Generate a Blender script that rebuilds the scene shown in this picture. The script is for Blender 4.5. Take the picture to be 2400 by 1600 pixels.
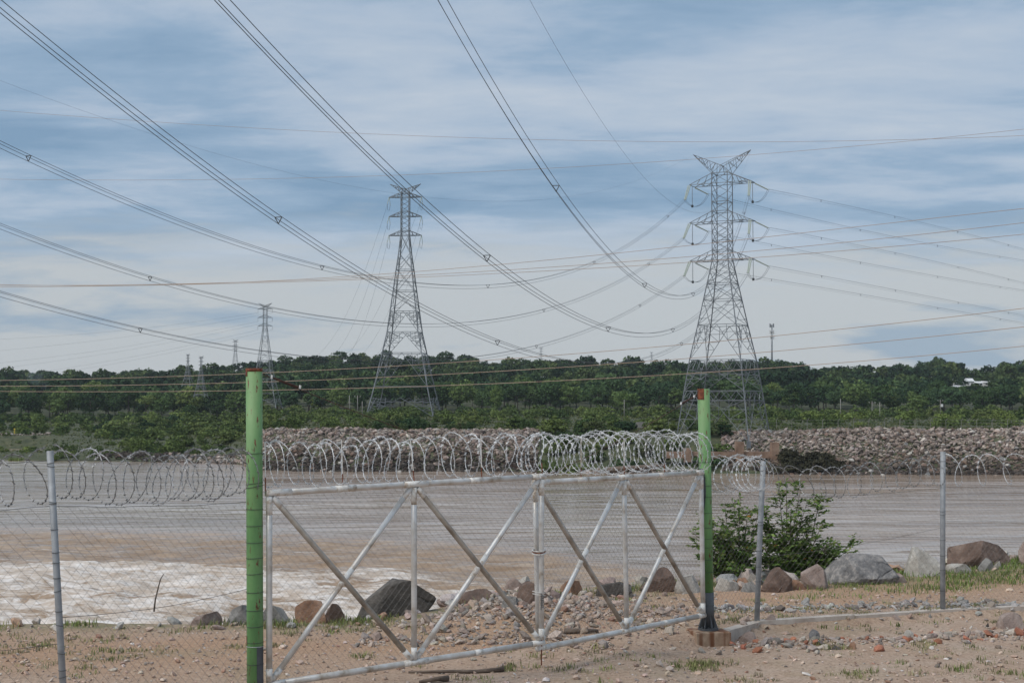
import bpy, math, random
import numpy as np
from mathutils import Vector

# ------------------------------------------------------------------ clear
for o in list(bpy.data.objects):
    bpy.data.objects.remove(o)
scene = bpy.context.scene
COL = scene.collection
rng = np.random.default_rng(11)
random.seed(11)

# ------------------------------------------------------------------ camera
FPX = 3259.0                       # focal length in pixels of the 2400 px wide photo
PITCH = math.atan(160 / FPX)       # horizon lies 160 px under the picture centre
CT, ST = math.cos(PITCH), math.sin(PITCH)
CZ = 2.6
cam_d = bpy.data.cameras.new('camera')
cam_d.sensor_width = 36.0
cam_d.lens = 36.0 * FPX / 2400.0
cam_d.clip_start = 0.1
cam_d.clip_end = 20000
cam = bpy.data.objects.new('camera', cam_d)
COL.objects.link(cam)
cam.location = (0, 0, CZ)
cam.rotation_euler = (math.pi / 2 + PITCH, 0, 0)
scene.camera = cam

# ------------------------------------------------------------------ world, sun, exposure
SUN_EL, SUN_AZ = math.radians(52), math.radians(-125)   # azimuth from +Y towards +X
world = bpy.data.worlds.new('World')
scene.world = world
world.use_nodes = True
nt = world.node_tree
nt.nodes.clear()
def N(tree, typ, **kw):
    n = tree.nodes.new(typ)
    for k, v in kw.items():
        setattr(n, k, v)
    return n
def L(tree, a, b):
    tree.links.new(a, b)
def vmath(tree, op, a, b):
    n = N(tree, 'ShaderNodeMath', operation=op)
    for i, v in enumerate((a, b)):
        if v is None: continue
        if isinstance(v, (int, float)): n.inputs[i].default_value = v
        else: L(tree, v, n.inputs[i])
    return n.outputs[0]
def ramp(tree, fac, stops, interp='LINEAR'):
    n = N(tree, 'ShaderNodeValToRGB')
    n.color_ramp.interpolation = interp
    el = n.color_ramp.elements
    while len(el) > 1: el.remove(el[-1])
    for i, (p, c) in enumerate(stops):
        e = el[0] if i == 0 else el.new(p)
        e.position = p
        e.color = (*c, 1) if len(c) == 3 else c
    if fac is not None: L(tree, fac, n.inputs[0])
    return n.outputs[0]
def mixc(tree, fac, a, b):
    n = N(tree, 'ShaderNodeMix', data_type='RGBA')
    for sock, v in ((n.inputs[0], fac), (n.inputs[6], a), (n.inputs[7], b)):
        if isinstance(v, (int, float)): sock.default_value = v
        elif isinstance(v, tuple): sock.default_value = (*v, 1)
        else: L(tree, v, sock)
    return n.outputs[2]

sky = N(nt, 'ShaderNodeTexSky', sky_type='NISHITA')
sky.sun_disc = False
sky.sun_elevation = SUN_EL
sky.sun_rotation = SUN_AZ
sky.air_density = 1.0
sky.dust_density = 1.5
sky.ozone_density = 1.0
tc = N(nt, 'ShaderNodeTexCoord')
sep = N(nt, 'ShaderNodeSeparateXYZ')
L(nt, tc.outputs['Generated'], sep.inputs[0])
zpos = vmath(nt, 'MAXIMUM', sep.outputs[2], 0.0)
den = vmath(nt, 'ADD', zpos, 0.085)
cu = vmath(nt, 'DIVIDE', sep.outputs[0], den)
cv = vmath(nt, 'DIVIDE', sep.outputs[1], den)
comb = N(nt, 'ShaderNodeCombineXYZ')
L(nt, cu, comb.inputs[0]); L(nt, cv, comb.inputs[1])
den2 = vmath(nt, 'ADD', zpos, 0.26)
comb2 = N(nt, 'ShaderNodeCombineXYZ')
L(nt, vmath(nt, 'DIVIDE', sep.outputs[0], den2), comb2.inputs[0]); L(nt, vmath(nt, 'DIVIDE', sep.outputs[1], den2), comb2.inputs[1])
def sky_noise(scale, loc, rot, stretch, detail, rough, dist, src=None):
    mp = N(nt, 'ShaderNodeMapping')
    mp.inputs['Location'].default_value = loc
    mp.inputs['Rotation'].default_value = (0, 0, rot)
    mp.inputs['Scale'].default_value = stretch
    L(nt, (src or comb).outputs[0], mp.inputs[0])
    n = N(nt, 'ShaderNodeTexNoise')
    n.inputs['Scale'].default_value = scale
    n.inputs['Detail'].default_value = detail
    n.inputs['Roughness'].default_value = rough
    n.inputs['Distortion'].default_value = dist
    L(nt, mp.outputs[0], n.inputs['Vector'])
    return n.outputs[0]
n1 = sky_noise(1.0, (21.3, 4.4, 0), 0.10, (0.62, 1.0, 1), 7, 0.56, 0.25)
n2 = sky_noise(3.2, (7.3, 2.2, 0), -0.15, (0.60, 1.0, 1), 6, 0.6, 0.3)
nsum = vmath(nt, 'ADD', vmath(nt, 'MULTIPLY', n1, 0.68), vmath(nt, 'MULTIPLY', n2, 0.32))
streak = ramp(nt, nsum, [(0.39, (0.215, 0.345, 0.500)), (0.47, (0.305, 0.432, 0.585)),
                         (0.53, (0.425, 0.525, 0.655)), (0.63, (0.540, 0.610, 0.700))])
pale = (0.535, 0.570, 0.600)
# pale veil low down, torn open in a few darker blue patches
n3 = sky_noise(1.9, (11.70, 2.2, 0), 0.0, (0.62, 1.0, 1), 7, 0.58, 0.2, comb2)
hole = ramp(nt, n3, [(0.545, (0, 0, 0)), (0.63, (1, 1, 1))])
low = mixc(nt, hole, pale, (0.330, 0.430, 0.545))
elev = vmath(nt, 'ADD', zpos, vmath(nt, 'MULTIPLY', vmath(nt, 'SUBTRACT', n2, 0.5), 0.10))
veil = ramp(nt, elev, [(0.085, (1, 1, 1)), (0.140, (0, 0, 0))], 'EASE')
ccol = mixc(nt, veil, streak, low)
bg1 = N(nt, 'ShaderNodeBackground'); bg1.inputs['Strength'].default_value = 0.10
L(nt, sky.outputs[0], bg1.inputs['Color'])
bg2 = N(nt, 'ShaderNodeBackground'); bg2.inputs['Strength'].default_value = 0.545
L(nt, ccol, bg2.inputs['Color'])
mixs = N(nt, 'ShaderNodeMixShader'); mixs.inputs[0].default_value = 0.94
L(nt, bg1.outputs[0], mixs.inputs[1]); L(nt, bg2.outputs[0], mixs.inputs[2])
wo = N(nt, 'ShaderNodeOutputWorld')
L(nt, mixs.outputs[0], wo.inputs['Surface'])

sun_d = bpy.data.lights.new('sun', 'SUN')
sun_d.energy = 1.5
sun_d.angle = math.radians(38)
sun_d.color = (1.0, 0.955, 0.89)
sun = bpy.data.objects.new('sun', sun_d)
COL.objects.link(sun)
sdir = Vector((math.sin(SUN_AZ) * math.cos(SUN_EL), math.cos(SUN_AZ) * math.cos(SUN_EL), math.sin(SUN_EL)))
sun.rotation_euler = (-sdir).to_track_quat('-Z', 'Y').to_euler()
sun.location = (-20, -20, 60)

vs = scene.view_settings
vs.view_transform = 'Standard'; vs.look = 'None'; vs.gamma = 1.0
vs.use_curve_mapping = False
vs.exposure = 0.80
scene.render.engine = 'CYCLES'
scene.cycles.max_bounces = 6
scene.cycles.transparent_max_bounces = 8

# ------------------------------------------------------------------ helpers
WATER_Z = -8.4
def ray(px, py):
    u = (px - 1200) / FPX; v = (800 - py) / FPX
    return u, CT - v * ST, ST + v * CT
def P(px, py, D):
    """world point seen at photo pixel (px, py) and standing D metres ahead"""
    a, b, c = ray(px, py)
    return np.array([a * D / b, D, CZ + c * D / b])
def colx(px, D):
    return (px - 1200) / FPX * D * 1.0012
def px_of(x, D):
    return 1200 + x / D * FPX

_perm = np.random.default_rng(5).permutation(512)
_val = np.random.default_rng(6).random(512)
def vnoise(x, y):
    x = np.asarray(x, float); y = np.asarray(y, float)
    xi = np.floor(x).astype(int); yi = np.floor(y).astype(int)
    xf = x - xi; yf = y - yi
    u = xf * xf * (3 - 2 * xf); v = yf * yf * (3 - 2 * yf)
    def h(a, b): return _val[_perm[(_perm[a & 511] + b) & 511]]
    return ((h(xi, yi) * (1 - u) + h(xi + 1, yi) * u) * (1 - v)
            + (h(xi, yi + 1) * (1 - u) + h(xi + 1, yi + 1) * u) * v)
def fbm(x, y, o=4, g=0.5):
    s = 0; a = 1; t = 0
    for i in range(o):
        s = s + a * vnoise(x * 2 ** i + 17.3 * i, y * 2 ** i + 9.1 * i); t += a; a *= g
    return s / t
def sstep(a, b, x):
    t = np.clip((x - a) / (b - a), 0, 1); return t * t * (3 - 2 * t)

def make_mesh(name, V, quads=None, tris=None, smooth=False, mats=(), attr=None, mat_idx=None):
    me = bpy.data.meshes.new(name)
    V = np.asarray(V, np.float32)
    q = np.zeros((0, 4), np.int32) if quads is None or len(quads) == 0 else np.asarray(quads, np.int32)
    t = np.zeros((0, 3), np.int32) if tris is None or len(tris) == 0 else np.asarray(tris, np.int32)
    me.vertices.add(len(V)); me.vertices.foreach_set('co', V.ravel())
    nl = q.size + t.size
    me.loops.add(nl)
    me.loops.foreach_set('vertex_index', np.concatenate([q.ravel(), t.ravel()]))
    me.polygons.add(len(q) + len(t))
    ls = np.concatenate([np.arange(len(q)) * 4, q.size + np.arange(len(t)) * 3]).astype(np.int32)
    me.polygons.foreach_set('loop_start', ls)
    me.polygons.foreach_set('use_smooth', np.full(len(q) + len(t), smooth))
    if mat_idx is not None:
        me.polygons.foreach_set('material_index', np.asarray(mat_idx, np.int32))
    for m in mats: me.materials.append(m)
    if attr:
        for an, av in attr.items():
            a = me.attributes.new(an, 'FLOAT_COLOR', 'POINT')
            av = np.asarray(av, np.float32)
            if av.shape[1] == 3: av = np.hstack([av, np.ones((len(av), 1), np.float32)])
            a.data.foreach_set('color', av.ravel())
    me.update(calc_edges=True)
    return me

OFF = {}
def tag(o, label=None, cat=None, group=None, kind=None):
    if label: o['label'] = label
    if cat: o['category'] = cat
    if group: o['group'] = group
    if kind: o['kind'] = kind
    return o
def thing(name, loc, label, cat, group=None):
    o = bpy.data.objects.new(name, None)
    o.empty_display_size = 0.2
    o.location = tuple(float(v) for v in loc)
    COL.objects.link(o)
    OFF[o.name] = np.array(loc, float)
    return tag(o, label, cat, group)
def link(name, me, parent=None, base=None):
    o = bpy.data.objects.new(name, me)
    if parent is not None: o.parent = parent
    elif base is not None: o.location = tuple(float(v) for v in base)
    COL.objects.link(o)
    return o
class MB:
    """collects shapes in world coordinates, links them as one mesh object"""
    def __init__(s): s.V = []; s.Q = []; s.T = []; s.n = 0
    def add(s, V, Q=None, T=None):
        V = np.asarray(V, float).reshape(-1, 3)
        if Q is not None and len(Q): s.Q.append(np.asarray(Q, int) + s.n)
        if T is not None and len(T): s.T.append(np.asarray(T, int) + s.n)
        s.V.append(V); s.n += len(V); return s
    def tube(s, pts, r, n=8, cap=True, closed=False):
        pts = np.asarray(pts, float); m = len(pts)
        r = np.broadcast_to(np.asarray(r, float), (m,))
        tg = np.gradient(pts, axis=0) if not closed else np.roll(pts, -1, 0) - np.roll(pts, 1, 0)
        tg /= np.linalg.norm(tg, axis=1)[:, None] + 1e-12
        ref = np.array([0, 0, 1.0]) if abs(tg[:, 2]).mean() < 0.8 else np.array([1.0, 0, 0])
        a = np.cross(tg, ref); a /= np.linalg.norm(a, axis=1)[:, None] + 1e-9
        b = np.cross(tg, a)
        th = np.arange(n) * 2 * np.pi / n
        V = pts[:, None] + r[:, None, None] * (np.cos(th)[None, :, None] * a[:, None] + np.sin(th)[None, :, None] * b[:, None])
        i = np.arange(m if closed else m - 1)[:, None]; j = np.arange(n)[None]
        i2 = (i + 1) % m
        Q = np.stack([i * n + j, i * n + (j + 1) % n, i2 * n + (j + 1) % n, i2 * n + j], -1).reshape(-1, 4)
        V = V.reshape(-1, 3); T = []
        if cap and not closed:
            V = np.vstack([V, pts[0], pts[-1]])
            k0 = m * n
            for jj in range(n):
                T.append((k0, (jj + 1) % n, jj)); T.append((k0 + 1, (m - 1) * n + jj, (m - 1) * n + (jj + 1) % n))
        return s.add(V, Q, T)
    def beams(s, segs, r, n=4):
        segs = np.asarray(segs, float).reshape(-1, 2, 3)
        if not len(segs): return s
        r = np.broadcast_to(np.asarray(r, float), (len(segs),))
        d = segs[:, 1] - segs[:, 0]; d /= np.linalg.norm(d, axis=1)[:, None] + 1e-12
        ref = np.where(np.abs(d[:, 2:3]) < 0.9, np.array([[0, 0, 1.0]]), np.array([[1.0, 0, 0]]))
        a = np.cross(d, ref); a /= np.linalg.norm(a, axis=1)[:, None]
        b = np.cross(d, a)
        th = np.arange(n) * 2 * np.pi / n + np.pi / 4
        ring = np.cos(th)[None, :, None] * a[:, None] + np.sin(th)[None, :, None] * b[:, None]
        V = segs[:, :, None, :] + r[:, None, None, None] * ring[:, None]
        k = np.arange(len(segs))[:, None] * 2 * n; j = np.arange(n)[None]
        Q = np.stack([k + j, k + (j + 1) % n, k + n + (j + 1) % n, k + n + j], -1).reshape(-1, 4)
        return s.add(V.reshape(-1, 3), Q)
    def box(s, c, ex, ey, ez):
        c, ex, ey, ez = (np.asarray(v, float) for v in (c, ex, ey, ez))
        V = [c + i * ex + j * ey + k * ez for k in (-1, 1) for j in (-1, 1) for i in (-1, 1)]
        return s.add(V, [(0, 2, 3, 1), (4, 5, 7, 6), (0, 1, 5, 4), (2, 6, 7, 3), (0, 4, 6, 2), (1, 3, 7, 5)])
    def bbox(s, a, b):
        a = np.asarray(a, float); b = np.asarray(b, float); h = (b - a) / 2
        return s.box((a + b) / 2, (h[0], 0, 0), (0, h[1], 0), (0, 0, h[2]))
    def arrays(s):
        V = np.vstack(s.V)
        return V, (np.vstack(s.Q) if s.Q else None), (np.vstack(s.T) if s.T else None)
    def build(s, name, mat, parent=None, base=None, smooth=False, root=None):
        V, Q, T = s.arrays()
        r = root if root is not None else parent
        if r is not None: V = V - OFF[r.name]
        elif base is not None: V = V - np.asarray(base, float)
        me = make_mesh(name, V, Q, T, smooth, [mat])
        return link(name, me, parent, base if parent is None else None)

# ------------------------------------------------------------------ materials
def new_mat(name):
    m = bpy.data.materials.new(name); m.use_nodes = True
    t = m.node_tree
    b = t.nodes['Principled BSDF']
    return m, t, b
def noise(t, vec, scale, detail=5, rough=0.55, dist=0.0, stretch=None):
    n = N(t, 'ShaderNodeTexNoise')
    n.inputs['Scale'].default_value = scale; n.inputs['Detail'].default_value = detail
    n.inputs['Roughness'].default_value = rough; n.inputs['Distortion'].default_value = dist
    if vec is not None:
        if stretch:
            mp = N(t, 'ShaderNodeMapping'); mp.inputs['Scale'].default_value = stretch
            L(t, vec, mp.inputs[0]); vec = mp.outputs[0]
        L(t, vec, n.inputs['Vector'])
    return n.outputs[0]
def bump(t, b, h, strength, dist=0.02):
    n = N(t, 'ShaderNodeBump'); n.inputs['Strength'].default_value = strength
    n.inputs['Distance'].default_value = dist
    L(t, h, n.inputs['Height']); L(t, n.outputs[0], b.inputs['Normal'])
def mat_noise(name, stops, scale, rough=0.85, metal=0.0, bs=None, bstr=0.4, bdist=0.02, detail=6, nrough=0.6, stretch=None, dist=0.0):
    m, t, b = new_mat(name)
    tcn = N(t, 'ShaderNodeTexCoord').outputs['Object']
    n = noise(t, tcn, scale, detail, nrough, dist, stretch)
    L(t, ramp(t, n, stops), b.inputs['Base Color'])
    b.inputs['Roughness'].default_value = rough; b.inputs['Metallic'].default_value = metal
    if bs: bump(t, b, noise(t, tcn, bs, 4), bstr, bdist)
    return m

M = {}
M['galv'] = mat_noise('galvanised pipe', [(0.30, (0.30, 0.24, 0.18)), (0.40, (0.50, 0.46, 0.41)), (0.55, (0.62, 0.61, 0.59)), (0.75, (0.72, 0.715, 0.70))], 6, 0.42, 0.25, 60, 0.15, 0.002)
M['galv_white'] = mat_noise('whitewashed weld', [(0.35, (0.42, 0.34, 0.26)), (0.5, (0.68, 0.66, 0.62)), (0.7, (0.78, 0.77, 0.74))], 18, 0.6, 0.0, 90, 0.2, 0.002)
M['galv_brown'] = mat_noise('brown pipe', [(0.30, (0.19, 0.15, 0.115)), (0.5, (0.36, 0.315, 0.265)), (0.72, (0.50, 0.465, 0.42))], 5, 0.5, 0.2, 60, 0.15, 0.002)  # darker, browner pipe tone for the diagonals falling to the right
M['post_galv'] = mat_noise('fence post zinc', [(0.3, (0.20, 0.21, 0.22)), (0.6, (0.30, 0.315, 0.33)), (0.8, (0.40, 0.42, 0.44))], 9, 0.6, 0.1, 80, 0.1, 0.002)
M['wire'] = mat_noise('mesh wire', [(0.3, (0.10, 0.095, 0.09)), (0.7, (0.21, 0.20, 0.19))], 3, 0.5, 0.4)
M['dark_wire'] = mat_noise('dark wire', [(0.3, (0.035, 0.035, 0.035)), (0.7, (0.08, 0.08, 0.08))], 3, 0.6, 0.3)
M['razor'] = mat_noise('razor tape', [(0.3, (0.30, 0.31, 0.32)), (0.5, (0.55, 0.565, 0.58)), (0.7, (0.78, 0.79, 0.80))], 5, 0.5, 0.15)
M['razor_dark'] = mat_noise('weathered razor tape', [(0.3, (0.10, 0.10, 0.10)), (0.5, (0.21, 0.215, 0.22)), (0.72, (0.50, 0.51, 0.53))], 3, 0.5, 0.2)
M['rust'] = mat_noise('rust', [(0.3, (0.05, 0.018, 0.010)), (0.55, (0.19, 0.055, 0.025)), (0.8, (0.30, 0.12, 0.05))], 30, 0.85, 0, 80, 0.4, 0.004)
M['rust_dark'] = mat_noise('dark rust', [(0.3, (0.03, 0.018, 0.014)), (0.7, (0.10, 0.05, 0.035))], 20, 0.85)
M['dark_grey'] = mat_noise('dark grey paint', [(0.3, (0.045, 0.05, 0.055)), (0.7, (0.10, 0.11, 0.12))], 8, 0.55, 0, 40, 0.2, 0.003)
M['concrete'] = mat_noise('concrete', [(0.3, (0.38, 0.31, 0.255)), (0.55, (0.52, 0.45, 0.385)), (0.8, (0.62, 0.56, 0.50))], 7, 0.9, 0, 60, 0.4, 0.006)
M['pier'] = mat_noise('stained concrete', [(0.3, (0.17, 0.105, 0.07)), (0.55, (0.29, 0.19, 0.135)), (0.8, (0.38, 0.27, 0.20))], 0.8, 0.9, 0, 4, 0.3, 0.05)
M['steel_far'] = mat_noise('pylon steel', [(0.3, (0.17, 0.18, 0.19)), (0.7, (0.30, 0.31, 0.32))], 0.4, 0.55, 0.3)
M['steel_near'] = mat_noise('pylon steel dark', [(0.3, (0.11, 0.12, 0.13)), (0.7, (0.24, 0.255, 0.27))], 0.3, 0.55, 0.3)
M['cond'] = mat_noise('aluminium conductor', [(0.3, (0.05, 0.055, 0.06)), (0.7, (0.10, 0.105, 0.11))], 0.2, 0.6, 0.3)
M['copper'] = mat_noise('brown wire', [(0.3, (0.30, 0.21, 0.155)), (0.7, (0.44, 0.33, 0.25))], 0.3, 0.6, 0.2)
M['bark'] = mat_noise('bark', [(0.3, (0.055, 0.045, 0.036)), (0.7, (0.13, 0.115, 0.095))], 1.2, 0.9)
M['bark_dark'] = mat_noise('branch bark', [(0.3, (0.05, 0.04, 0.03)), (0.7, (0.13, 0.10, 0.07))], 9, 0.9)
M['wood'] = mat_noise('weathered wood', [(0.3, (0.07, 0.05, 0.04)), (0.7, (0.20, 0.155, 0.12))], 6, 0.9, 0, 50, 0.5, 0.006, stretch=(1, 6, 6))
M['house_wall'] = mat_noise('white render', [(0.3, (0.60, 0.58, 0.55)), (0.7, (0.80, 0.79, 0.77))], 0.5, 0.8)
M['house_roof'] = mat_noise('pale roof', [(0.3, (0.55, 0.55, 0.55)), (0.7, (0.78, 0.78, 0.78))], 0.7, 0.6)
M['pane'] = mat_noise('dark pane', [(0.3, (0.02, 0.025, 0.03)), (0.7, (0.05, 0.05, 0.06))], 1, 0.15)
M['pole'] = mat_noise('concrete pole', [(0.3, (0.17, 0.16, 0.145)), (0.7, (0.29, 0.275, 0.25))], 0.6, 0.9)
M['yellow'] = mat_noise('yellow paint', [(0.3, (0.45, 0.33, 0.03)), (0.7, (0.62, 0.48, 0.06))], 2, 0.6)
M['white_paint'] = mat_noise('white paint', [(0.3, (0.62, 0.62, 0.60)), (0.7, (0.80, 0.80, 0.78))], 3, 0.6)

def insul_mat():
    m, t, b = new_mat('insulator glass')
    b.inputs['Base Color'].default_value = (0.46, 0.51, 0.44, 1)
    b.inputs['Roughness'].default_value = 0.2
    return m
M['insul'] = insul_mat()

def green_paint():
    m, t, b = new_mat('green paint with rust')
    co = N(t, 'ShaderNodeTexCoord').outputs['Object']
    base = ramp(t, noise(t, co, 5, 5, 0.6, 0, (1, 1, 0.35)), [(0.30, (0.085, 0.205, 0.070)), (0.50, (0.130, 0.285, 0.100)), (0.72, (0.195, 0.335, 0.135))])
    streaks = ramp(t, noise(t, co, 26, 6, 0.7, 0, (1, 1, 0.28)), [(0.595, (0, 0, 0)), (0.635, (1, 1, 1))])
    rust = ramp(t, noise(t, co, 60, 3), [(0.35, (0.045, 0.022, 0.012)), (0.65, (0.20, 0.075, 0.03))])
    stain = ramp(t, noise(t, co, 3.0, 4, 0.6, 0.4, (1.5, 1.5, 0.25)), [(0.45, (0, 0, 0)), (0.70, (0.50, 0.50, 0.50))])
    c = mixc(t, stain, base, (0.225, 0.265, 0.145))
    L(t, mixc(t, streaks, c, rust), b.inputs['Base Color'])
    b.inputs['Roughness'].default_value = 0.62
    bump(t, b, noise(t, co, 70, 3), 0.2, 0.002)
    return m
M['green'] = green_paint()

def stained_block():
    m, t, b = new_mat('rust stained concrete')
    co = N(t, 'ShaderNodeTexCoord').outputs['Object']
    c = ramp(t, noise(t, co, 14, 5), [(0.3, (0.27, 0.18, 0.115)), (0.7, (0.45, 0.33, 0.235))])
    s = ramp(t, noise(t, co, 9, 3, 0.5, 0.0, (1, 1, 0.05)), [(0.40, (0, 0, 0)), (0.56, (0.92, 0.92, 0.92))])
    L(t, mixc(t, s, c, (0.14, 0.05, 0.018)), b.inputs['Base Color'])
    b.inputs['Roughness'].default_value = 0.9
    bump(t, b, noise(t, co, 60, 4), 0.35, 0.006)
    return m
M['footing'] = stained_block()

def attr_mat(name, aname, rough=0.9, ns=None, amp=0.35, bs=None, bstr=0.5, bdist=0.02):
    """colour comes from a per-piece colour attribute, broken up by noise"""
    m, t, b = new_mat(name)
    a = N(t, 'ShaderNodeAttribute', attribute_name=aname)
    c = a.outputs['Color']
    if ns:
        co = N(t, 'ShaderNodeTexCoord').outputs['Object']
        v = ramp(t, noise(t, co, ns, 6, 0.65), [(0.25, (1 - amp,) * 3), (0.75, (1 + amp,) * 3)])
        mm = N(t, 'ShaderNodeMix', data_type='RGBA', blend_type='MULTIPLY')
        mm.inputs[0].default_value = 1.0
        L(t, c, mm.inputs[6]); L(t, v, mm.inputs[7]); c = mm.outputs[2]
        if bs: bump(t, b, noise(t, co, bs, 5, 0.65), bstr, bdist)
    L(t, c, b.inputs['Base Color'])
    b.inputs['Roughness'].default_value = rough
    return m
M['stones'] = attr_mat('bank stones', 'tint', 0.9, 2.5, 0.3, 6, 0.5, 0.05)
M['gravel'] = attr_mat('gravel stones', 'tint', 0.92, 40, 0.3, 90, 0.4, 0.003)

def leaf_mat(name, cols, use_attr=False, trans=0.15, rough=0.6):
    m, t, b = new_mat(name)
    t.nodes.remove(b)
    if use_attr:
        f = N(t, 'ShaderNodeAttribute', attribute_name='tint').outputs['Color']
        c = f
    else:
        oi = N(t, 'ShaderNodeObjectInfo')
        c = ramp(t, oi.outputs['Random'], cols)
    geo = N(t, 'ShaderNodeNewGeometry')
    v = ramp(t, geo.outputs['Random Per Island'], [(0.0, (0.62,) * 3), (1.0, (1.38,) * 3)])
    mm = N(t, 'ShaderNodeMix', data_type='RGBA', blend_type='MULTIPLY')
    mm.inputs[0].default_value = 1.0
    L(t, c, mm.inputs[6]); L(t, v, mm.inputs[7]); c = mm.outputs[2]
    d = N(t, 'ShaderNodeBsdfDiffuse'); L(t, c, d.inputs[0])
    tr = N(t, 'ShaderNodeBsdfTranslucent'); L(t, c, tr.inputs[0])
    mx = N(t, 'ShaderNodeMixShader'); mx.inputs[0].default_value = trans
    L(t, d.outputs[0], mx.inputs[1]); L(t, tr.outputs[0], mx.inputs[2])
    L(t, mx.outputs[0], t.nodes['Material Output'].inputs['Surface'])
    return m
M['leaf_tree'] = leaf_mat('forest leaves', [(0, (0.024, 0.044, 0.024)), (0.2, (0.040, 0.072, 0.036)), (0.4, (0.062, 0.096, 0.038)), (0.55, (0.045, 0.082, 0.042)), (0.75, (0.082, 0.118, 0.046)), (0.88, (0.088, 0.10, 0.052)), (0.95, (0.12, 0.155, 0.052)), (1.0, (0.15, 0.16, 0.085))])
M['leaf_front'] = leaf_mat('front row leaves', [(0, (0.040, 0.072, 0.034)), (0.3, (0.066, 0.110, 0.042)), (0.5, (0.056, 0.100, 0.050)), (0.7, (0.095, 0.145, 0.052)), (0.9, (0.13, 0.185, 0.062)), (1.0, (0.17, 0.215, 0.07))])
M['leaf_attr'] = leaf_mat('forest mass leaves', None, True)
M['leaf_shrub'] = leaf_mat('shrub leaves', [(0, (0.085, 0.118, 0.042)), (0.5, (0.115, 0.155, 0.052)), (1.0, (0.155, 0.19, 0.068))])
M['leaf_dry'] = leaf_mat('dry dark brush', [(0, (0.042, 0.040, 0.030)), (1.0, (0.075, 0.072, 0.045))])
M['leaf_lime'] = leaf_mat('lime shrub leaves', [(0, (0.12, 0.165, 0.05)), (1.0, (0.18, 0.225, 0.07))])
M['leaf_bush'] = leaf_mat('bush leaves', None, True, 0.3)
M['grass'] = leaf_mat('grass blades', None, True, 0.3)

# ------------------------------------------------------------------ ground
def table(x, xs, ys): return np.interp(x, xs, ys)
EDGE_X = [-60, -8, -1.1, 0.2, 1.2, 2.3, 4, 6.4, 8.7, 14, 60]
EDGE_Y = [17.2, 18.1, 18.5, 20.2, 21.4, 22.2, 22.8, 23.8, 24.6, 26, 30]
def shore(x, y):
    """depth of the far waterline in the viewing column of (x, y)"""
    px = 1200 + x / np.maximum(y, 60) * FPX
    return table(px, [-2000, 0, 300, 560, 610, 700, 1250, 1320, 1650, 1900, 2400, 4500],
                 [315, 303, 296, 283, 256, 249, 247, 246, 240, 237, 236, 236])
SKY_PX = [-1500, 0, 250, 460, 570, 714, 900, 1080, 1260, 1380, 1530, 1735, 1826, 1888, 2090, 2225, 2285, 2345, 2400, 4200]
SKY_PY = [860, 858, 865, 858, 854, 840, 831, 840, 848, 845, 848, 850, 845, 862, 864, 846, 875, 856, 850, 860]
def ground_z(x, y):
    x = np.asarray(x, float); y = np.asarray(y, float)
    px = 1200 + x / np.maximum(y, 30) * FPX
    # near terrace
    e = table(x, EDGE_X, EDGE_Y) + (fbm(x * 0.9 + 3, y * 0 + 2.0, 3) - 0.5) * 0.8
    zn = -0.2 + (fbm(x * 0.35, y * 0.35 + 40, 3) - 0.5) * 0.10 + (fbm(x * 2.2, y * 2.2, 3) - 0.5) * 0.05
    zn = zn + 0.16 * sstep(4.5, 10, x) * sstep(20.5, 24, y) + 0.22 * np.exp(-(((x - 0.15) / 1.5) ** 2 + ((y - 18.9) / 1.5) ** 2))
    ky = table(x, [1.6, 2.45, 3.26, 6.05, 9.4, 14], [17.0, 17.45, 18.4, 19.45, 20.3, 21.4])
    zn = zn - (0.09 + 0.04 * sstep(3.2, 2.4, x)) * sstep(1.3, 2.1, x) * sstep(0.05, -0.12, y - ky)
    d = y - e
    zn = zn - np.where(d > 0, np.minimum(d * 0.85 * sstep(0, 1.2, d), 11.5), 0)
    # far side
    s = y - shore(x, y)
    left = 1 - sstep(520, 640, px)
    rise_r = 7.2 * sstep(-1, 26, s)
    rise_l = 1.5 * sstep(-2, 12, s) + 2.2 * sstep(10, 110, s) + 2.5 * sstep(120, 230, s)
    rise = rise_r * (1 - left) + rise_l * left
    zf = WATER_Z - 0.3 + np.where(s < 0, np.maximum(s * 0.3, -4), rise)
    zf = zf + sstep(30, 260, s) * 1.6 * (1 - left) + (fbm(x * 0.06, y * 0.06, 3) - 0.5) * 1.0 * sstep(0, 20, s)
    # backwater seen at the far left
    inl = (1 - sstep(80, 150, px)) * sstep(330, 342, y) * (1 - sstep(392, 404, y))
    zf = zf - inl * 4.0
    top = CZ + (960 - table(px, SKY_PX, SKY_PY)) / FPX * 1000 - 13.5
    hill = sstep(540, 1000, y) * 0.55 + np.clip((y - 560) / 440, 0, 1) * 0.45
    zf = zf + hill * (top + 0.5) - sstep(1060, 1700, y) * (top + 8)
    return np.where(y < 60, zn, np.where(y < 140, -12.0, zf))

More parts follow.
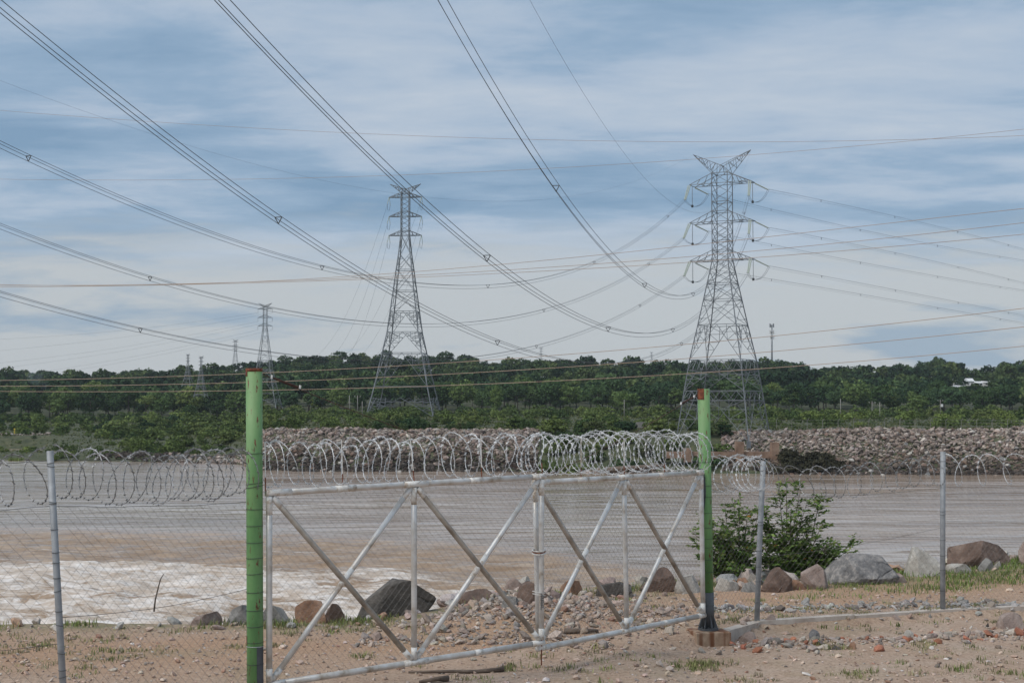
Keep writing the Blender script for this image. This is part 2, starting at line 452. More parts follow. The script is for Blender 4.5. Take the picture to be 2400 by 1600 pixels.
ys = np.concatenate([np.linspace(-60, 10, 15), np.linspace(11, 28, 150), np.linspace(28.5, 60, 24), np.linspace(64, 225, 12),
                     np.linspace(228, 300, 60), np.linspace(304, 560, 60), np.linspace(568, 1100, 45), np.linspace(1150, 2500, 12)])
us = np.linspace(-1, 1, 221); us = us * (0.55 + 0.45 * np.abs(us))
Yg, Ug = np.meshgrid(ys, us, indexing='ij')
Wg = np.maximum(32, 0.8 * Yg + 12)
Xg = Ug * Wg
Zg = ground_z(Xg, Yg)
nr, nc = Xg.shape
i = np.arange(nr - 1)[:, None]; j = np.arange(nc - 1)[None]
quads = np.stack([i * nc + j, i * nc + j + 1, (i + 1) * nc + j + 1, (i + 1) * nc + j], -1).reshape(-1, 4)
zone = np.zeros((nr * nc, 3))
xf, yf = Xg.ravel(), Yg.ravel()
ed = table(xf, EDGE_X, EDGE_Y) - yf
band = np.exp(-((ed - 2.1) / 1.7) ** 2) * np.where(yf < 60, 1, 0)
zone[:, 0] = np.clip(band * (0.35 + 1.1 * fbm(xf * 0.5, yf * 1.2, 3)), 0, 1)
zone[:, 1] = np.where(yf < 60, np.exp(-((ed - 0.1) / 0.45) ** 2) * 0.8 + sstep(3.5, 7.5, xf) * sstep(3.0, 0.6, ed) * 0.85, 1.0)
zone[:, 2] = np.where(yf < 60, 0, 1)
def ground_mat():
    m, t, b = new_mat('earth and gravel')
    co = N(t, 'ShaderNodeTexCoord').outputs['Object']
    a = N(t, 'ShaderNodeAttribute', attribute_name='zone')
    sp = N(t, 'ShaderNodeSeparateColor'); L(t, a.outputs['Color'], sp.inputs[0])
    fine = noise(t, co, 22, 8, 0.75)
    mid = noise(t, co, 1.6, 5, 0.6)
    g1 = ramp(t, fine, [(0.33, (0.19, 0.132, 0.098)), (0.46, (0.405, 0.295, 0.218)), (0.60, (0.505, 0.383, 0.295)), (0.74, (0.62, 0.52, 0.44))])
    g2 = ramp(t, fine, [(0.30, (0.19, 0.125, 0.09)), (0.5, (0.41, 0.28, 0.197)), (0.72, (0.52, 0.395, 0.295))])
    grav = mixc(t, ramp(t, mid, [(0.40, (0, 0, 0)), (0.62, (1, 1, 1))]), g1, g2)
    soil = ramp(t, fine, [(0.30, (0.24, 0.135, 0.08)), (0.52, (0.43, 0.27, 0.17)), (0.72, (0.53, 0.37, 0.25))])
    veg = ramp(t, noise(t, co, 0.5, 6, 0.65), [(0.3, (0.030, 0.038, 0.016)), (0.5, (0.055, 0.064, 0.027)), (0.7, (0.105, 0.10, 0.05))])
    c = mixc(t, sp.outputs[0], grav, soil)
    dry = ramp(t, noise(t, co, 0.55, 5, 0.65), [(0.52, (0, 0, 0)), (0.66, (0.45, 0.45, 0.45))])
    c = mixc(t, dry, c, (0.30, 0.235, 0.14))
    vm = vmath(t, 'MULTIPLY', sp.outputs[1], ramp(t, noise(t, co, 4, 4), [(0.40, (0.25, 0.25, 0.25)), (0.6, (1, 1, 1))]))
    c = mixc(t, vm, c, (0.13, 0.14, 0.05))
    c = mixc(t, sp.outputs[2], c, veg)
    L(t, c, b.inputs['Base Color'])
    b.inputs['Roughness'].default_value = 0.95
    bump(t, b, fine, 0.9, 0.03)
    return m
M['ground'] = ground_mat()
gme = make_mesh('ground', np.stack([Xg, Yg, Zg], -1).reshape(-1, 3), quads, None, True, [M['ground']], {'zone': zone})
tag(link('ground', gme), kind='structure')

def gz(x, y): return float(ground_z(np.array([x]), np.array([y]))[0])

# ------------------------------------------------------------------ river
yw = np.concatenate([np.linspace(40, 60, 12), np.linspace(60.5, 132, 330), np.linspace(133, 200, 55), np.linspace(203, 310, 34), np.linspace(315, 460, 20)])
uw = np.linspace(-1, 1, 290)
Yw, Uw = np.meshgrid(yw, uw, indexing='ij')
Xw = Uw * (0.52 * Yw + 8)
pxw = 1200 + Xw / Yw * FPX
calm_edge = table(pxw, [-800, 0, 400, 700, 1000, 1300, 1600, 1900, 2600], [134, 131, 126, 124, 118, 108, 92, 76, 60])
foam_edge = table(pxw, [-800, 0, 300, 600, 800, 1000, 1150, 1300, 1700], [101, 99.5, 101, 97, 93.5, 90, 84, 76, 55])
rough_z = sstep(6, -10, Yw - calm_edge)
foam_z = sstep(7, -11, Yw - foam_edge + (fbm(Xw * 0.13 + 5, Yw * 0.28, 4) - 0.5) * 16)
swell = (fbm(Xw * 0.11 + 3, Yw * 0.42 + 1, 4, 0.55) - 0.5)
ridge = 1 - np.abs(2 * fbm(Xw * 0.15 + 9, Yw * 0.62, 5, 0.6) - 1)
chop = 0.75 - np.abs(2 * fbm(Xw * 0.34 + 4, Yw * 1.35 + 7, 5, 0.62) - 1)
Zw = (WATER_Z + rough_z * (swell * 1.0 + (ridge - 0.75) * 0.55) + foam_z * ((ridge - 0.7) * 0.70 + chop * 0.62)
      + (fbm(Xw * 0.10, Yw * 0.55 + 3, 3) - 0.5) * 0.05)
crest = sstep(0.80, 0.95, ridge) * rough_z
foam_amt = np.clip(foam_z * (0.15 + 0.95 * sstep(0.36, 0.60, fbm(Xw * 0.11 + 1, Yw * 0.60 + 4, 6, 0.66)) + 0.5 * chop) + crest * 0.22, 0, 1)
nr, nc = Xw.shape
i = np.arange(nr - 1)[:, None]; j = np.arange(nc - 1)[None]
wq = np.stack([i * nc + j, i * nc + j + 1, (i + 1) * nc + j + 1, (i + 1) * nc + j], -1).reshape(-1, 4)
wz = np.stack([foam_amt.ravel(), rough_z.ravel(), foam_z.ravel()], -1)
def water_mat():
    m, t, b = new_mat('muddy river water')
    co = N(t, 'ShaderNodeTexCoord').outputs['Object']
    a = N(t, 'ShaderNodeAttribute', attribute_name='flow')
    sp = N(t, 'ShaderNodeSeparateColor'); L(t, a.outputs['Color'], sp.inputs[0])
    mud = ramp(t, noise(t, co, 0.06, 6, 0.65, 0.8, (0.35, 1.8, 1)), [(0.35, (0.27, 0.185, 0.13)), (0.5, (0.37, 0.275, 0.205)), (0.65, (0.46, 0.355, 0.275))])
    mud2 = ramp(t, noise(t, co, 0.5, 5, 0.65, 0.3, (0.5, 1.6, 1)), [(0.32, (0.25, 0.165, 0.10)), (0.55, (0.375, 0.275, 0.195)), (0.75, (0.48, 0.375, 0.29))])
    c = mixc(t, sp.outputs[1], mud, mud2)
    fine = noise(t, co, 1.6, 10, 0.8, 0.7, (0.22, 1.25, 1))
    fm = ramp(t, vmath(t, 'ADD', sp.outputs[0], vmath(t, 'MULTIPLY', vmath(t, 'SUBTRACT', fine, 0.5), 3.4)), [(0.40, (0, 0, 0)), (0.70, (0.72, 0.72, 0.72)), (1.0, (1, 1, 1))])
    fcol = ramp(t, fine, [(0.30, (0.37, 0.275, 0.20)), (0.46, (0.53, 0.45, 0.38)), (0.60, (0.76, 0.71, 0.67))])
    L(t, mixc(t, fm, c, fcol), b.inputs['Base Color'])
    r = N(t, 'ShaderNodeMix', data_type='FLOAT'); L(t, fm, r.inputs[0]); r.inputs[2].default_value = 0.10; r.inputs[3].default_value = 0.85
    L(t, r.outputs[0], b.inputs['Roughness'])
    b.inputs['IOR'].default_value = 1.33
    h1 = noise(t, co, 0.42, 5, 0.55, 0.8, (0.16, 0.75, 1))
    patch = ramp(t, noise(t, co, 0.045, 4, 0.6, 0.8, (0.5, 1.5, 1)), [(0.38, (0.12, 0.12, 0.12)), (0.62, (1, 1, 1))])
    h2 = noise(t, co, 1.6, 4, 0.6, 0.2, (0.4, 1.3, 1))
    hh = vmath(t, 'MULTIPLY', vmath(t, 'ADD', h1, vmath(t, 'MULTIPLY', h2, 0.07)), patch)
    turb = noise(t, co, 2.4, 9, 0.72, 0.5, (0.4, 1.1, 1))
    hh = vmath(t, 'ADD', hh, vmath(t, 'MULTIPLY', vmath(t, 'MULTIPLY', turb, sp.outputs[1]), 0.45))
    bump(t, b, hh, 0.55, 0.70)
    return m
M['water'] = water_mat()
wme = make_mesh('river', np.stack([Xw, Yw, Zw], -1).reshape(-1, 3), wq, None, True, [M['water']], {'flow': wz})
tag(link('river', wme), kind='structure')

# ------------------------------------------------------------------ rocks
def icosphere(sub):
    t = (1 + 5 ** 0.5) / 2
    V = np.array([(-1, t, 0), (1, t, 0), (-1, -t, 0), (1, -t, 0), (0, -1, t), (0, 1, t), (0, -1, -t), (0, 1, -t), (t, 0, -1), (t, 0, 1), (-t, 0, -1), (-t, 0, 1)], float)
    V /= np.linalg.norm(V, axis=1)[:, None]
    F = [(0, 11, 5), (0, 5, 1), (0, 1, 7), (0, 7, 10), (0, 10, 11), (1, 5, 9), (5, 11, 4), (11, 10, 2), (10, 7, 6), (7, 1, 8), (3, 9, 4), (3, 4, 2), (3, 2, 6), (3, 6, 8), (3, 8, 9), (4, 9, 5), (2, 4, 11), (6, 2, 10), (8, 6, 7), (9, 8, 1)]
    V = list(map(tuple, V))
    for _ in range(sub):
        mid = {}; G = []
        def mp(a, b):
            k = (min(a, b), max(a, b))
            if k not in mid:
                p = (np.array(V[a]) + np.array(V[b])); p /= np.linalg.norm(p); V.append(tuple(p)); mid[k] = len(V) - 1
            return mid[k]
        for a, b, c in F:
            x, y, z = mp(a, b), mp(b, c), mp(c, a)
            G += [(a, x, z), (b, y, x), (c, z, y), (x, y, z)]
        F = G
    return np.array(V), np.array(F)
ICO = [icosphere(k) for k in range(4)]
def rock_shape(seed, sub=3, cuts=13, rough=0.035):
    r = np.random.default_rng(seed)
    V, F = ICO[sub]; V = V.copy()
    for _ in range(cuts):
        n = r.normal(size=3); n[2] = abs(n[2]) * 0.9 - 0.15 * r.random(); n /= np.linalg.norm(n)
        d = r.uniform(0.34, 0.74)
        h = V @ n - d
        V = V - np.where(h > 0, h, 0)[:, None] * n
    q = V * 2.3 + seed % 13
    nz = (fbm(q[:, 0] + q[:, 2] * 0.7, q[:, 1] - q[:, 2] * 0.6, 4, 0.6) - 0.5)
    V = V * (1 + rough * 2.2 * nz[:, None])
    lo, hi = V.min(0), V.max(0)
    V = (V - (lo + hi) / 2) / (hi - lo)          # unit box, centred
    return V, F
def rock_mat(name, c0, c1, c2, scale=3.0):
    m, t, b = new_mat(name)
    co = N(t, 'ShaderNodeTexCoord').outputs['Object']
    base = ramp(t, noise(t, co, scale, 9, 0.72, 0.3), [(0.32, c0), (0.50, c1), (0.66, c2)])
    wob = N(t, 'ShaderNodeMix', data_type='RGBA'); wob.inputs[0].default_value = 0.16
    L(t, co, wob.inputs[6])
    nz = N(t, 'ShaderNodeTexNoise'); nz.inputs['Scale'].default_value = 3.0; L(t, co, nz.inputs['Vector']); L(t, nz.outputs['Color'], wob.inputs[7])
    vo = N(t, 'ShaderNodeTexVoronoi', feature='DISTANCE_TO_EDGE'); vo.inputs['Scale'].default_value = 2.6
    L(t, wob.outputs[2], vo.inputs['Vector'])
    crack = ramp(t, vo.outputs['Distance'], [(0.0, (1, 1, 1)), (0.035, (0, 0, 0))])
    gate_ = ramp(t, noise(t, co, 2.2, 3), [(0.48, (0, 0, 0)), (0.60, (0.8, 0.8, 0.8))])
    cm = vmath(t, 'MULTIPLY', crack, gate_)
    dark = tuple(v * 0.38 for v in c0)
    c = mixc(t, cm, base, dark)
    lich = ramp(t, noise(t, co, 6, 5, 0.7), [(0.60, (0, 0, 0)), (0.70, (0.55, 0.55, 0.55))])
    c = mixc(t, lich, c, tuple(min(1, v * 1.25 + 0.03) for v in c2))
    L(t, c, b.inputs['Base Color']); b.inputs['Roughness'].default_value = 0.9
    hgt = vmath(t, 'SUBTRACT', noise(t, co, 11, 8, 0.7), vmath(t, 'MULTIPLY', cm, 0.5))
    bump(t, b, hgt, 1.0, 0.05)
    return m
RM = {
    'dark': rock_mat('dark boulder', (0.045, 0.042, 0.038), (0.095, 0.085, 0.075), (0.17, 0.15, 0.13)),
    'brown': rock_mat('brown boulder', (0.075, 0.048, 0.036), (0.155, 0.100, 0.075), (0.25, 0.18, 0.14)),
    'pink': rock_mat('pinkish boulder', (0.19, 0.135, 0.11), (0.32, 0.245, 0.21), (0.45, 0.38, 0.335)),
    'grey': rock_mat('grey boulder', (0.12, 0.115, 0.105), (0.25, 0.24, 0.225), (0.40, 0.385, 0.36)),
    'pale': rock_mat('pale boulder', (0.27, 0.24, 0.205), (0.42, 0.385, 0.34), (0.55, 0.52, 0.475)),
    'orange': rock_mat('orange boulder', (0.16, 0.085, 0.05), (0.31, 0.175, 0.11), (0.43, 0.29, 0.20)),
    'speckle': rock_mat('speckled boulder', (0.055, 0.055, 0.058), (0.20, 0.192, 0.188), (0.44, 0.40, 0.365), 4.0),
}
def boulder(px0, px1, py0, py1, kind, label, seed, D=None, depth=0.8, name='boulder', cat='boulder', cuts=13, group=None, sub=3, skew=0.0):
    """rock whose outline fills the given photo box and whose foot stands on the ground"""
    pc = (px0 + px1) / 2
    if D is None:
        D = 20.0
        for _ in range(40):
            x = colx(pc, D); zt = gz(x, D); p = P(pc, py1, D)
            D += np.clip((p[2] - zt) * 3.0, -0.6, 0.6) if abs(p[2] - zt) > 0.004 else 0
        e = float(table(colx(pc, D), EDGE_X, EDGE_Y))
        D = min(D, e + 0.25)
    a = P(px0, py1, D); b = P(px1, py0, D)
    w = b[0] - a[0]; h = b[2] - a[2]
    V, F = rock_shape(seed, sub, cuts)
    V = V * np.array([w, w * depth, h + 0.16])
    V[:, 0] += skew * w * (V[:, 2] / (h + 0.16))
    base = np.array([(a[0] + b[0]) / 2, D + w * depth * 0.3, a[2] - 0.16])
    V[:, 2] += (h + 0.16) / 2
    me = make_mesh(name, V, None, F, False, [RM[kind]])
    return tag(link(name, me, None, base), label, cat, group)
for a in [
    (436, 516, 1434, 1462, 'pink', 'small reddish boulder left of the left green gate post by the rapids', 3),
    (522, 604, 1416, 1466, 'grey', 'grey boulder half hidden behind the left green gate post', 4),
    (596, 681, 1416, 1466, 'grey', 'blocky grey boulder just right of the left green gate post', 8),
    (688, 764, 1407, 1464, 'orange', 'upright reddish brown boulder behind the leftmost gate diagonal', 6),
    (748, 808, 1414, 1460, 'brown', 'dark brown boulder leaning against the reddish upright boulder', 7),
    (1060, 1196, 1384, 1430, 'brown', 'long low brown rock slab right of the big dark boulder', 9),
    (1176, 1230, 1352, 1386, 'pink', 'pinkish rock behind the gate seam, left of the brown pointed rock', 10),
    (1206, 1254, 1350, 1380, 'pale', 'small pale rock tucked behind the pinkish rock at the gate seam', 12),
    (1212, 1298, 1365, 1414, 'brown', 'reddish brown rock directly behind the meeting gate stiles', 13),
    (1168, 1220, 1396, 1424, 'grey', 'small grey rock at the foot of the reddish rock at the seam', 14),
    (1308, 1374, 1358, 1396, 'orange', 'squat orange and grey boulder behind the right gate leaf', 15),
    (1396, 1486, 1362, 1396, 'dark', 'dark wedge shaped rock behind the middle of the right gate leaf', 16),
    (1500, 1596, 1330, 1386, 'brown', 'layered dark brown boulder behind the right end of the gate', 17),
    (1580, 1648, 1348, 1388, 'pale', 'pale rounded rock beside the layered brown boulder', 18),
    (1676, 1734, 1354, 1384, 'pale', 'pale angular rock just right of the right green gate post', 19),
    (1727, 1756, 1353, 1374, 'orange', 'small orange rock between two pale rocks under the bush', 20),
    (1744, 1792, 1342, 1368, 'pale', 'greyish pink rock behind the first fence post', 21),
    (1736, 1784, 1362, 1386, 'grey', 'low grey rock at the foot of the first fence post on the right', 22),
    (1782, 1860, 1330, 1386, 'brown', 'purplish brown boulder beneath the leafy bush', 23),
    (1846, 1894, 1358, 1382, 'orange', 'low orange rock right of the purplish brown boulder', 24),
    (1880, 1950, 1323, 1378, 'pink', 'large pink boulder under the right side of the bush', 25),
    (2070, 2140, 1344, 1366, 'pink', 'flat pink slab in front of the large speckled boulder', 27),
    (2122, 2216, 1283, 1348, 'pale', 'whitish pyramid shaped boulder left of the second fence post', 28),
    (2226, 2292, 1320, 1342, 'pale', 'low pale rock at the foot of the dark red boulder', 30),
    (2294, 2330, 1308, 1336, 'grey', 'small grey angular rock in front of the dark red boulder', 31),
    (2328, 2354, 1314, 1332, 'pale', 'tiny pale rock on the grass at the right end', 32),
    (2392, 2440, 1256, 1320, 'pink', 'pink boulder cut off by the right picture edge', 33),
]:
    boulder(*a)
boulder(846, 1014, 1358, 1458, 'dark', 'big dark grey boulder sloping up to the right behind the gate', 5, depth=0.6, cuts=10, skew=0.35)
boulder(1940, 2116, 1298, 1366, 'speckle', 'largest grey boulder with black and white speckles right of the bush', 26, depth=0.6)
boulder(2210, 2382, 1268, 1328, 'brown', 'long dark red boulder behind the second fence post', 29, depth=0.6, cuts=10, skew=-0.25)
# loose stones lying in front of and along the kerb
for a in [
    (1896, 1928, 1474, 1496, 'speckle', 'grey stone lying on the gravel in front of the kerb', 41),
    (2342, 2410, 1436, 1474, 'pink', 'big pink stone on the gravel at the right picture edge', 42),
    (1724, 1784, 1480, 1504, 'pink', 'flat pale stone slab beside the rust stained footing', 43),
    (2076, 2120, 1440, 1456, 'pink', 'low pinkish stone leaning on the kerb', 44),
    (2112, 2152, 1476, 1490, 'pale', 'flat pale stone on the gravel below the kerb', 45),
    (1850, 1872, 1464, 1474, 'brown', 'small brown stone lying against the kerb', 46),
    (1988, 2012, 1505, 1522, 'orange', 'small red flat stone on the open gravel', 47),
    (1944, 1972, 1512, 1522, 'dark', 'small dark flat stone left of the red one', 48),
    (2180, 2194, 1476, 1486, 'dark', 'tiny black stone on the gravel', 49),
    (2306, 2324, 1460, 1472, 'dark', 'small dark stone near the right edge gravel', 50),
    (2168, 2190, 1436, 1450, 'grey', 'small grey stone at the kerb bend', 51),
    (2214, 2238, 1478, 1492, 'pale', 'small pale stone right of the tiny black stone', 52),
    (1788, 1822, 1440, 1462, 'pink', 'broken pink stone at the foot of the first kerb piece', 53),
]:
    boulder(*a, name='loose_stone', cat='stone', sub=2)

# shoreline rubble is made further down
# stones scattered as one mass: gravel terrace, rubble heap and strips
def stone_mass(name, pts, size, tint, mat, parent=None, kind='stuff', flat=(0.45, 0.9), sub=0, base=None, label=None, cat=None, sink=0.25):
    V0, F0 = ICO[sub]
    n = len(pts)
    size = np.broadcast_to(size, (n,))
    J = 1 + (rng.random((n, len(V0))) - 0.5) * 0.55
    V = V0[None] * J[:, :, None]
    sc = np.stack([rng.uniform(0.75, 1.35, n), rng.uniform(0.7, 1.2, n), rng.uniform(*flat, n)], -1) * size[:, None]
    V = V * sc[:, None]
    a = rng.random(n) * 6.283; ca, sa = np.cos(a)[:, None], np.sin(a)[:, None]
    tx = rng.normal(0, 0.35, n)[:, None]
    x = V[..., 0] * ca - V[..., 1] * sa; y = V[..., 0] * sa + V[..., 1] * ca; z = V[..., 2] + x * tx
    V = np.stack([x, y, z], -1) + pts[:, None] + np.array([0, 0, 1.0]) * (sc[:, 2] * (1 - sink * 2))[:, None, None]
    F = F0[None] + (np.arange(n) * len(V0))[:, None, None]
    tint = np.repeat(tint, len(V0), 0)
    V = V.reshape(-1, 3)
    if parent is not None: V = V - OFF[parent.name]
    me = make_mesh(name, V, None, F.reshape(-1, 3), False, [mat], {'tint': tint})
    o = link(name, me, parent)
    return tag(o, label, cat, kind=kind)
def tints(n, pal, w=None, jit=0.18):
    pal = np.array(pal); k = rng.choice(len(pal), n, p=w)
    return np.clip(pal[k] * (1 + rng.normal(0, jit, (n, 1))) * (1 + rng.normal(0, 0.022, (n, 3))), 0.01, 0.9)
PAL_G = [(0.43, 0.33, 0.265), (0.37, 0.27, 0.21), (0.45, 0.38, 0.33), (0.28, 0.235, 0.205), (0.52, 0.48, 0.44), (0.34, 0.20, 0.14), (0.18, 0.15, 0.13)]
WG = [0.38, 0.30, 0.15, 0.06, 0.04, 0.045, 0.025]
n = 9500
gy = 13.2 + (rng.random(n) ** 1.2) * 11.5; gx = (rng.random(n) * 2 - 1) * (0.40 * gy + 0.6)
keep = gy < table(gx, EDGE_X, EDGE_Y) - 0.1
gx, gy = gx[keep], gy[keep]
sz = np.minimum(0.007 + rng.exponential(0.0075, len(gx)), 0.05)
gp = np.stack([gx, gy, ground_z(gx, gy)], -1)
stone_mass('gravel', gp, sz, tints(len(gx), PAL_G, WG), M['gravel'], label='pinkish gravel strewn over the open ground around the gate', cat='gravel')
# rubble heap behind the gate seam
n = 2600
hx = rng.normal(0.15, 1.15, n); hy = rng.normal(18.7, 0.95, n)
ok = hy < table(hx, EDGE_X, EDGE_Y) - 0.2
n2 = 260
hx = np.concatenate([hx[ok], rng.uniform(-1.9, 1.2, n2)]); hy = np.concatenate([hy[ok], 16.85 + rng.normal(0, 0.22, n2)])
hp = np.stack([hx, hy, ground_z(hx, hy)], -1)
stone_mass('rubble_heap', hp, np.minimum(0.012 + rng.exponential(0.015, len(hx)), 0.085), tints(len(hx), [(.30, .228, .182), (.36, .288, .238), (.24, .188, .155), (.40, .335, .285), (.27, .24, .22), (.32, .185, .14)], [.26, .22, .2, .12, .16, .04], .14), M['gravel'],
           label='low heap of broken stones on the ground behind the gate seam', cat='rubble')
# angular rubble packed between the shoreline boulders
n = 420
bx = rng.uniform(-7.5, 11, n); k = rng.random(n) < np.where(bx < -1.2, .10, 1.0); bx = bx[k]
by = table(bx, EDGE_X, EDGE_Y) - .05 + rng.normal(0, .28, len(bx))
bp = np.stack([bx, by, ground_z(bx, by)], -1)
stone_mass('shore_rubble', bp, np.minimum(0.025 + rng.exponential(0.04, len(bx)), np.where(bx < -1.2, .07, .18)), tints(len(bx), [(.34, .27, .235), (.40, .35, .31), (.25, .19, .16), (.30, .285, .27), (.38, .23, .16)], [.3, .25, .2, .17, .08], .16), M['gravel'],
           label='small angular rocks packed between the boulders along the bank edge', cat='rubble', flat=(.5, .95), sub=1)
# grey stones strip and brick bits along the kerb
n = 900
sx = rng.uniform(2.6, 9.5, n); sy = 19.75 + 0.06 * (sx - 3) + rng.normal(0, 0.22, n)
sp_ = np.stack([sx, sy, ground_z(sx, sy)], -1)
stone_mass('stone_strip', sp_, np.minimum(0.012 + rng.exponential(0.015, n), 0.07), tints(n, [(0.27, 0.255, 0.24), (0.36, 0.34, 0.315), (0.24, 0.20, 0.175)], [0.5, 0.3, 0.2]), M['gravel'],
           label='strip of grey stones on the ground beyond the right fence', cat='stones')
n = 850
sx = rng.uniform(2.7, 9.0, n); sy = 17.3 + 0.16 * (sx - 3) + np.abs(rng.normal(0, 0.30, n)) * -1 + 0.25
sp_ = np.stack([sx, sy, ground_z(sx, sy)], -1)
stone_mass('brick_rubble', sp_, np.minimum(0.012 + rng.exponential(0.014, n), 0.07), tints(n, [(0.31, 0.25, 0.21), (0.30, 0.125, 0.075), (0.42, 0.36, 0.32), (0.20, 0.17, 0.15)], [0.52, 0.13, 0.2, 0.15]), M['gravel'],
           label='brick chips and stones strewn in front of the concrete kerb', cat='rubble')

# ------------------------------------------------------------------ gate, posts, fence
def lerp(a, b, t): return np.asarray(a) + (np.asarray(b) - np.asarray(a)) * t
def ring_tie(c, r, tilt, wire, mat, root, parent=None):
    th = np.linspace(0, 2 * np.pi, 20, endpoint=False)
    pts = np.stack([c[0] + r * np.cos(th), c[1] + r * np.sin(th), c[2] + tilt[0] * np.cos(th) + tilt[1] * np.sin(th)], -1)
    return MB().tube(pts, wire, 4, closed=True).build('wire_tie', mat, parent or root, root=root)

def shell_patch(c0, c1, r, a0, a1, za, zb, wob=0.0, n=10, m=8):
    """curved sheet hugging a post between two angles (degrees, 0 = +x, -90 = towards camera)"""
    V = []
    for k in range(m + 1):
        t = k / m; z = za + (zb - za) * t
        c = lerp(c0, c1, (z - c0[2]) / (c1[2] - c0[2]))
        e = wob * math.sin(t * math.pi)
        for i_ in range(n + 1):
            a = math.radians(a0 + (a1 + e - a0) * i_ / n)
            V.append((c[0] + r * math.cos(a), c[1] + r * math.sin(a), z))
    Q = [(k * (n + 1) + i_, k * (n + 1) + i_ + 1, (k + 1) * (n + 1) + i_ + 1, (k + 1) * (n + 1) + i_) for k in range(m) for i_ in range(n)]
    return MB().add(V, Q)

GL_D, GM_D, GR_D = 13.2, 15.0, 17.45
# left green post
pb = P(599, 1655, GL_D - 0.02); pt = P(595.5, 864, GL_D - 0.02); pb[2] = gz(pb[0], pb[1]) - 0.25
gp1 = thing('gate_post', (pb[0], pb[1], pb[2] + 0.25), 'thick green steel gate post with rusty top at the left of the gate', 'post', 'green gate posts')
r1 = 0.077
MB().tube([pb, lerp(pb, pt, 0.33), lerp(pb, pt, 0.66), pt], r1, 28).build('post_tube', M['green'], gp1, smooth=True)
MB().tube([lerp(pb, pt, 0.9925), pt + (pt - pb) * 0.001], r1 + 0.0025, 28).build('rusty_rim', M['rust'], gp1, smooth=True)
for py_, tl in ((1062, .004), (1132, .02), (1140, .028), (1192, -.002), (1231, .003), (1270, .002), (1306, .004), (1343, .008), (1386, .003), (1428, .002), (1466, .004), (1503, .002), (1512, -.001), (1554, .003)):
    c = lerp(pb, pt, (P(597, py_, GL_D)[2] - pb[2]) / (pt[2] - pb[2]))
    ring_tie(c, r1 + 0.004, (tl * 0.5, 0.0), 0.0022, M['dark_wire'] if py_ != 1512 else M['razor'], gp1)
shell_patch(pb, pt, r1 + 0.003, -68, -5, P(597, 1640, GL_D)[2], P(597, 1511, GL_D)[2]).build('grey_sleeve_patch', M['dark_grey'], gp1, smooth=True)
shell_patch(pb, pt, r1 + 0.0025, -170, -148, P(597, 1512, GL_D)[2], P(597, 1488, GL_D)[2]).build('rust_patch', M['rust'], gp1, smooth=True)
shell_patch(pb, pt, r1 + 0.0025, -160, -132, P(597, 882, GL_D)[2], P(597, 866, GL_D)[2]).build('rust_patch', M['rust'], gp1, smooth=True)

# right green post on its footing
qb = P(1659.5, 1475, GR_D + 0.12); qt = P(1649, 911, GR_D + 0.12)
foot_z = qb[2]
ft = thing('concrete_footing', (qb[0], qb[1], foot_z - 0.3), 'rust stained concrete footing block under the right green gate post', 'footing')
def rbox(c, hx, hy, hz, rot, bev=0.012):
    V, F = [], []
    m = MB()
    ca, sa = math.cos(rot), math.sin(rot)
    for z, k in ((-hz, 1), (hz - bev, 1), (hz, (hx - bev) / hx)):
        for sx_, sy_ in ((-1, -1), (1, -1), (1, 1), (-1, 1)):
            x, y = sx_ * hx * k, sy_ * hy * k
            V.append((c[0] + x * ca - y * sa, c[1] + x * sa + y * ca, c[2] + z))
    Q = [(l * 4 + i_, l * 4 + (i_ + 1) % 4, l * 4 + 4 + (i_ + 1) % 4, l * 4 + 4 + i_) for l in range(2) for i_ in range(4)] + [(8, 9, 10, 11)]
    return m.add(V, Q)
rbox((qb[0], qb[1] - 0.01, foot_z - 0.20), 0.225, 0.20, 0.20, 0.22).build('block', M['footing'], ft)
gp2 = thing('gate_post', qb, 'thick green steel gate post with dark bolted foot at the right of the gate', 'post', 'green gate posts')
MB().tube([lerp(qb, qt, 0.155), lerp(qb, qt, 0.5), qt], r1, 28).build('post_tube', M['green'], gp2, smooth=True)
shell_patch(qb, qt, r1 + 0.0025, -175, -95, lerp(qb, qt, 0.955)[2], qt[2] + 0.002).build('rusty_rim', M['rust'], gp2, smooth=True)
MB().tube([qb + np.array([0, 0, .03]), lerp(qb, qt, 0.1555)], r1 + 0.004, 28).build('grey_sleeve', M['dark_grey'], gp2, smooth=True)
fl = MB().tube([qb + np.array([0, 0, .002]), qb + np.array([0, 0, .028])], 0.128, 24).build('flange', M['dark_grey'], gp2)
for k in range(8):
    a = k * math.pi / 4 + 0.3; d = np.array([math.cos(a), math.sin(a), 0]); s_ = np.array([-d[1], d[0], 0]) * 0.006
    c0 = qb + d * (r1 + 0.002); c1 = qb + d * 0.122
    V = [c0 + s_ + (0, 0, .028), c1 + s_ + (0, 0, .028), c1 + s_ + (0, 0, .05), c0 + s_ + (0, 0, .17)]
    V += [v - 2 * s_ for v in V]
    MB().add(V, [(0, 1, 2, 3), (7, 6, 5, 4), (0, 4, 5, 1), (1, 5, 6, 2), (2, 6, 7, 3), (3, 7, 4, 0)]).build('gusset', M['dark_grey'], gp2)
    b = a + math.pi / 8; e = np.array([math.cos(b), math.sin(b), 0]) * 0.108
    MB().tube([qb + e + (0, 0, .028), qb + e + (0, 0, .045)], 0.011, 6).build('bolt', M['dark_grey'], fl, root=gp2)
shell_patch(qb, qt, r1 + 0.003, -172, -112, P(1650, 1194, GR_D)[2], P(1650, 1098, GR_D)[2], 18).build('dark_paint_patch', M['dark_grey'], gp2, smooth=True)
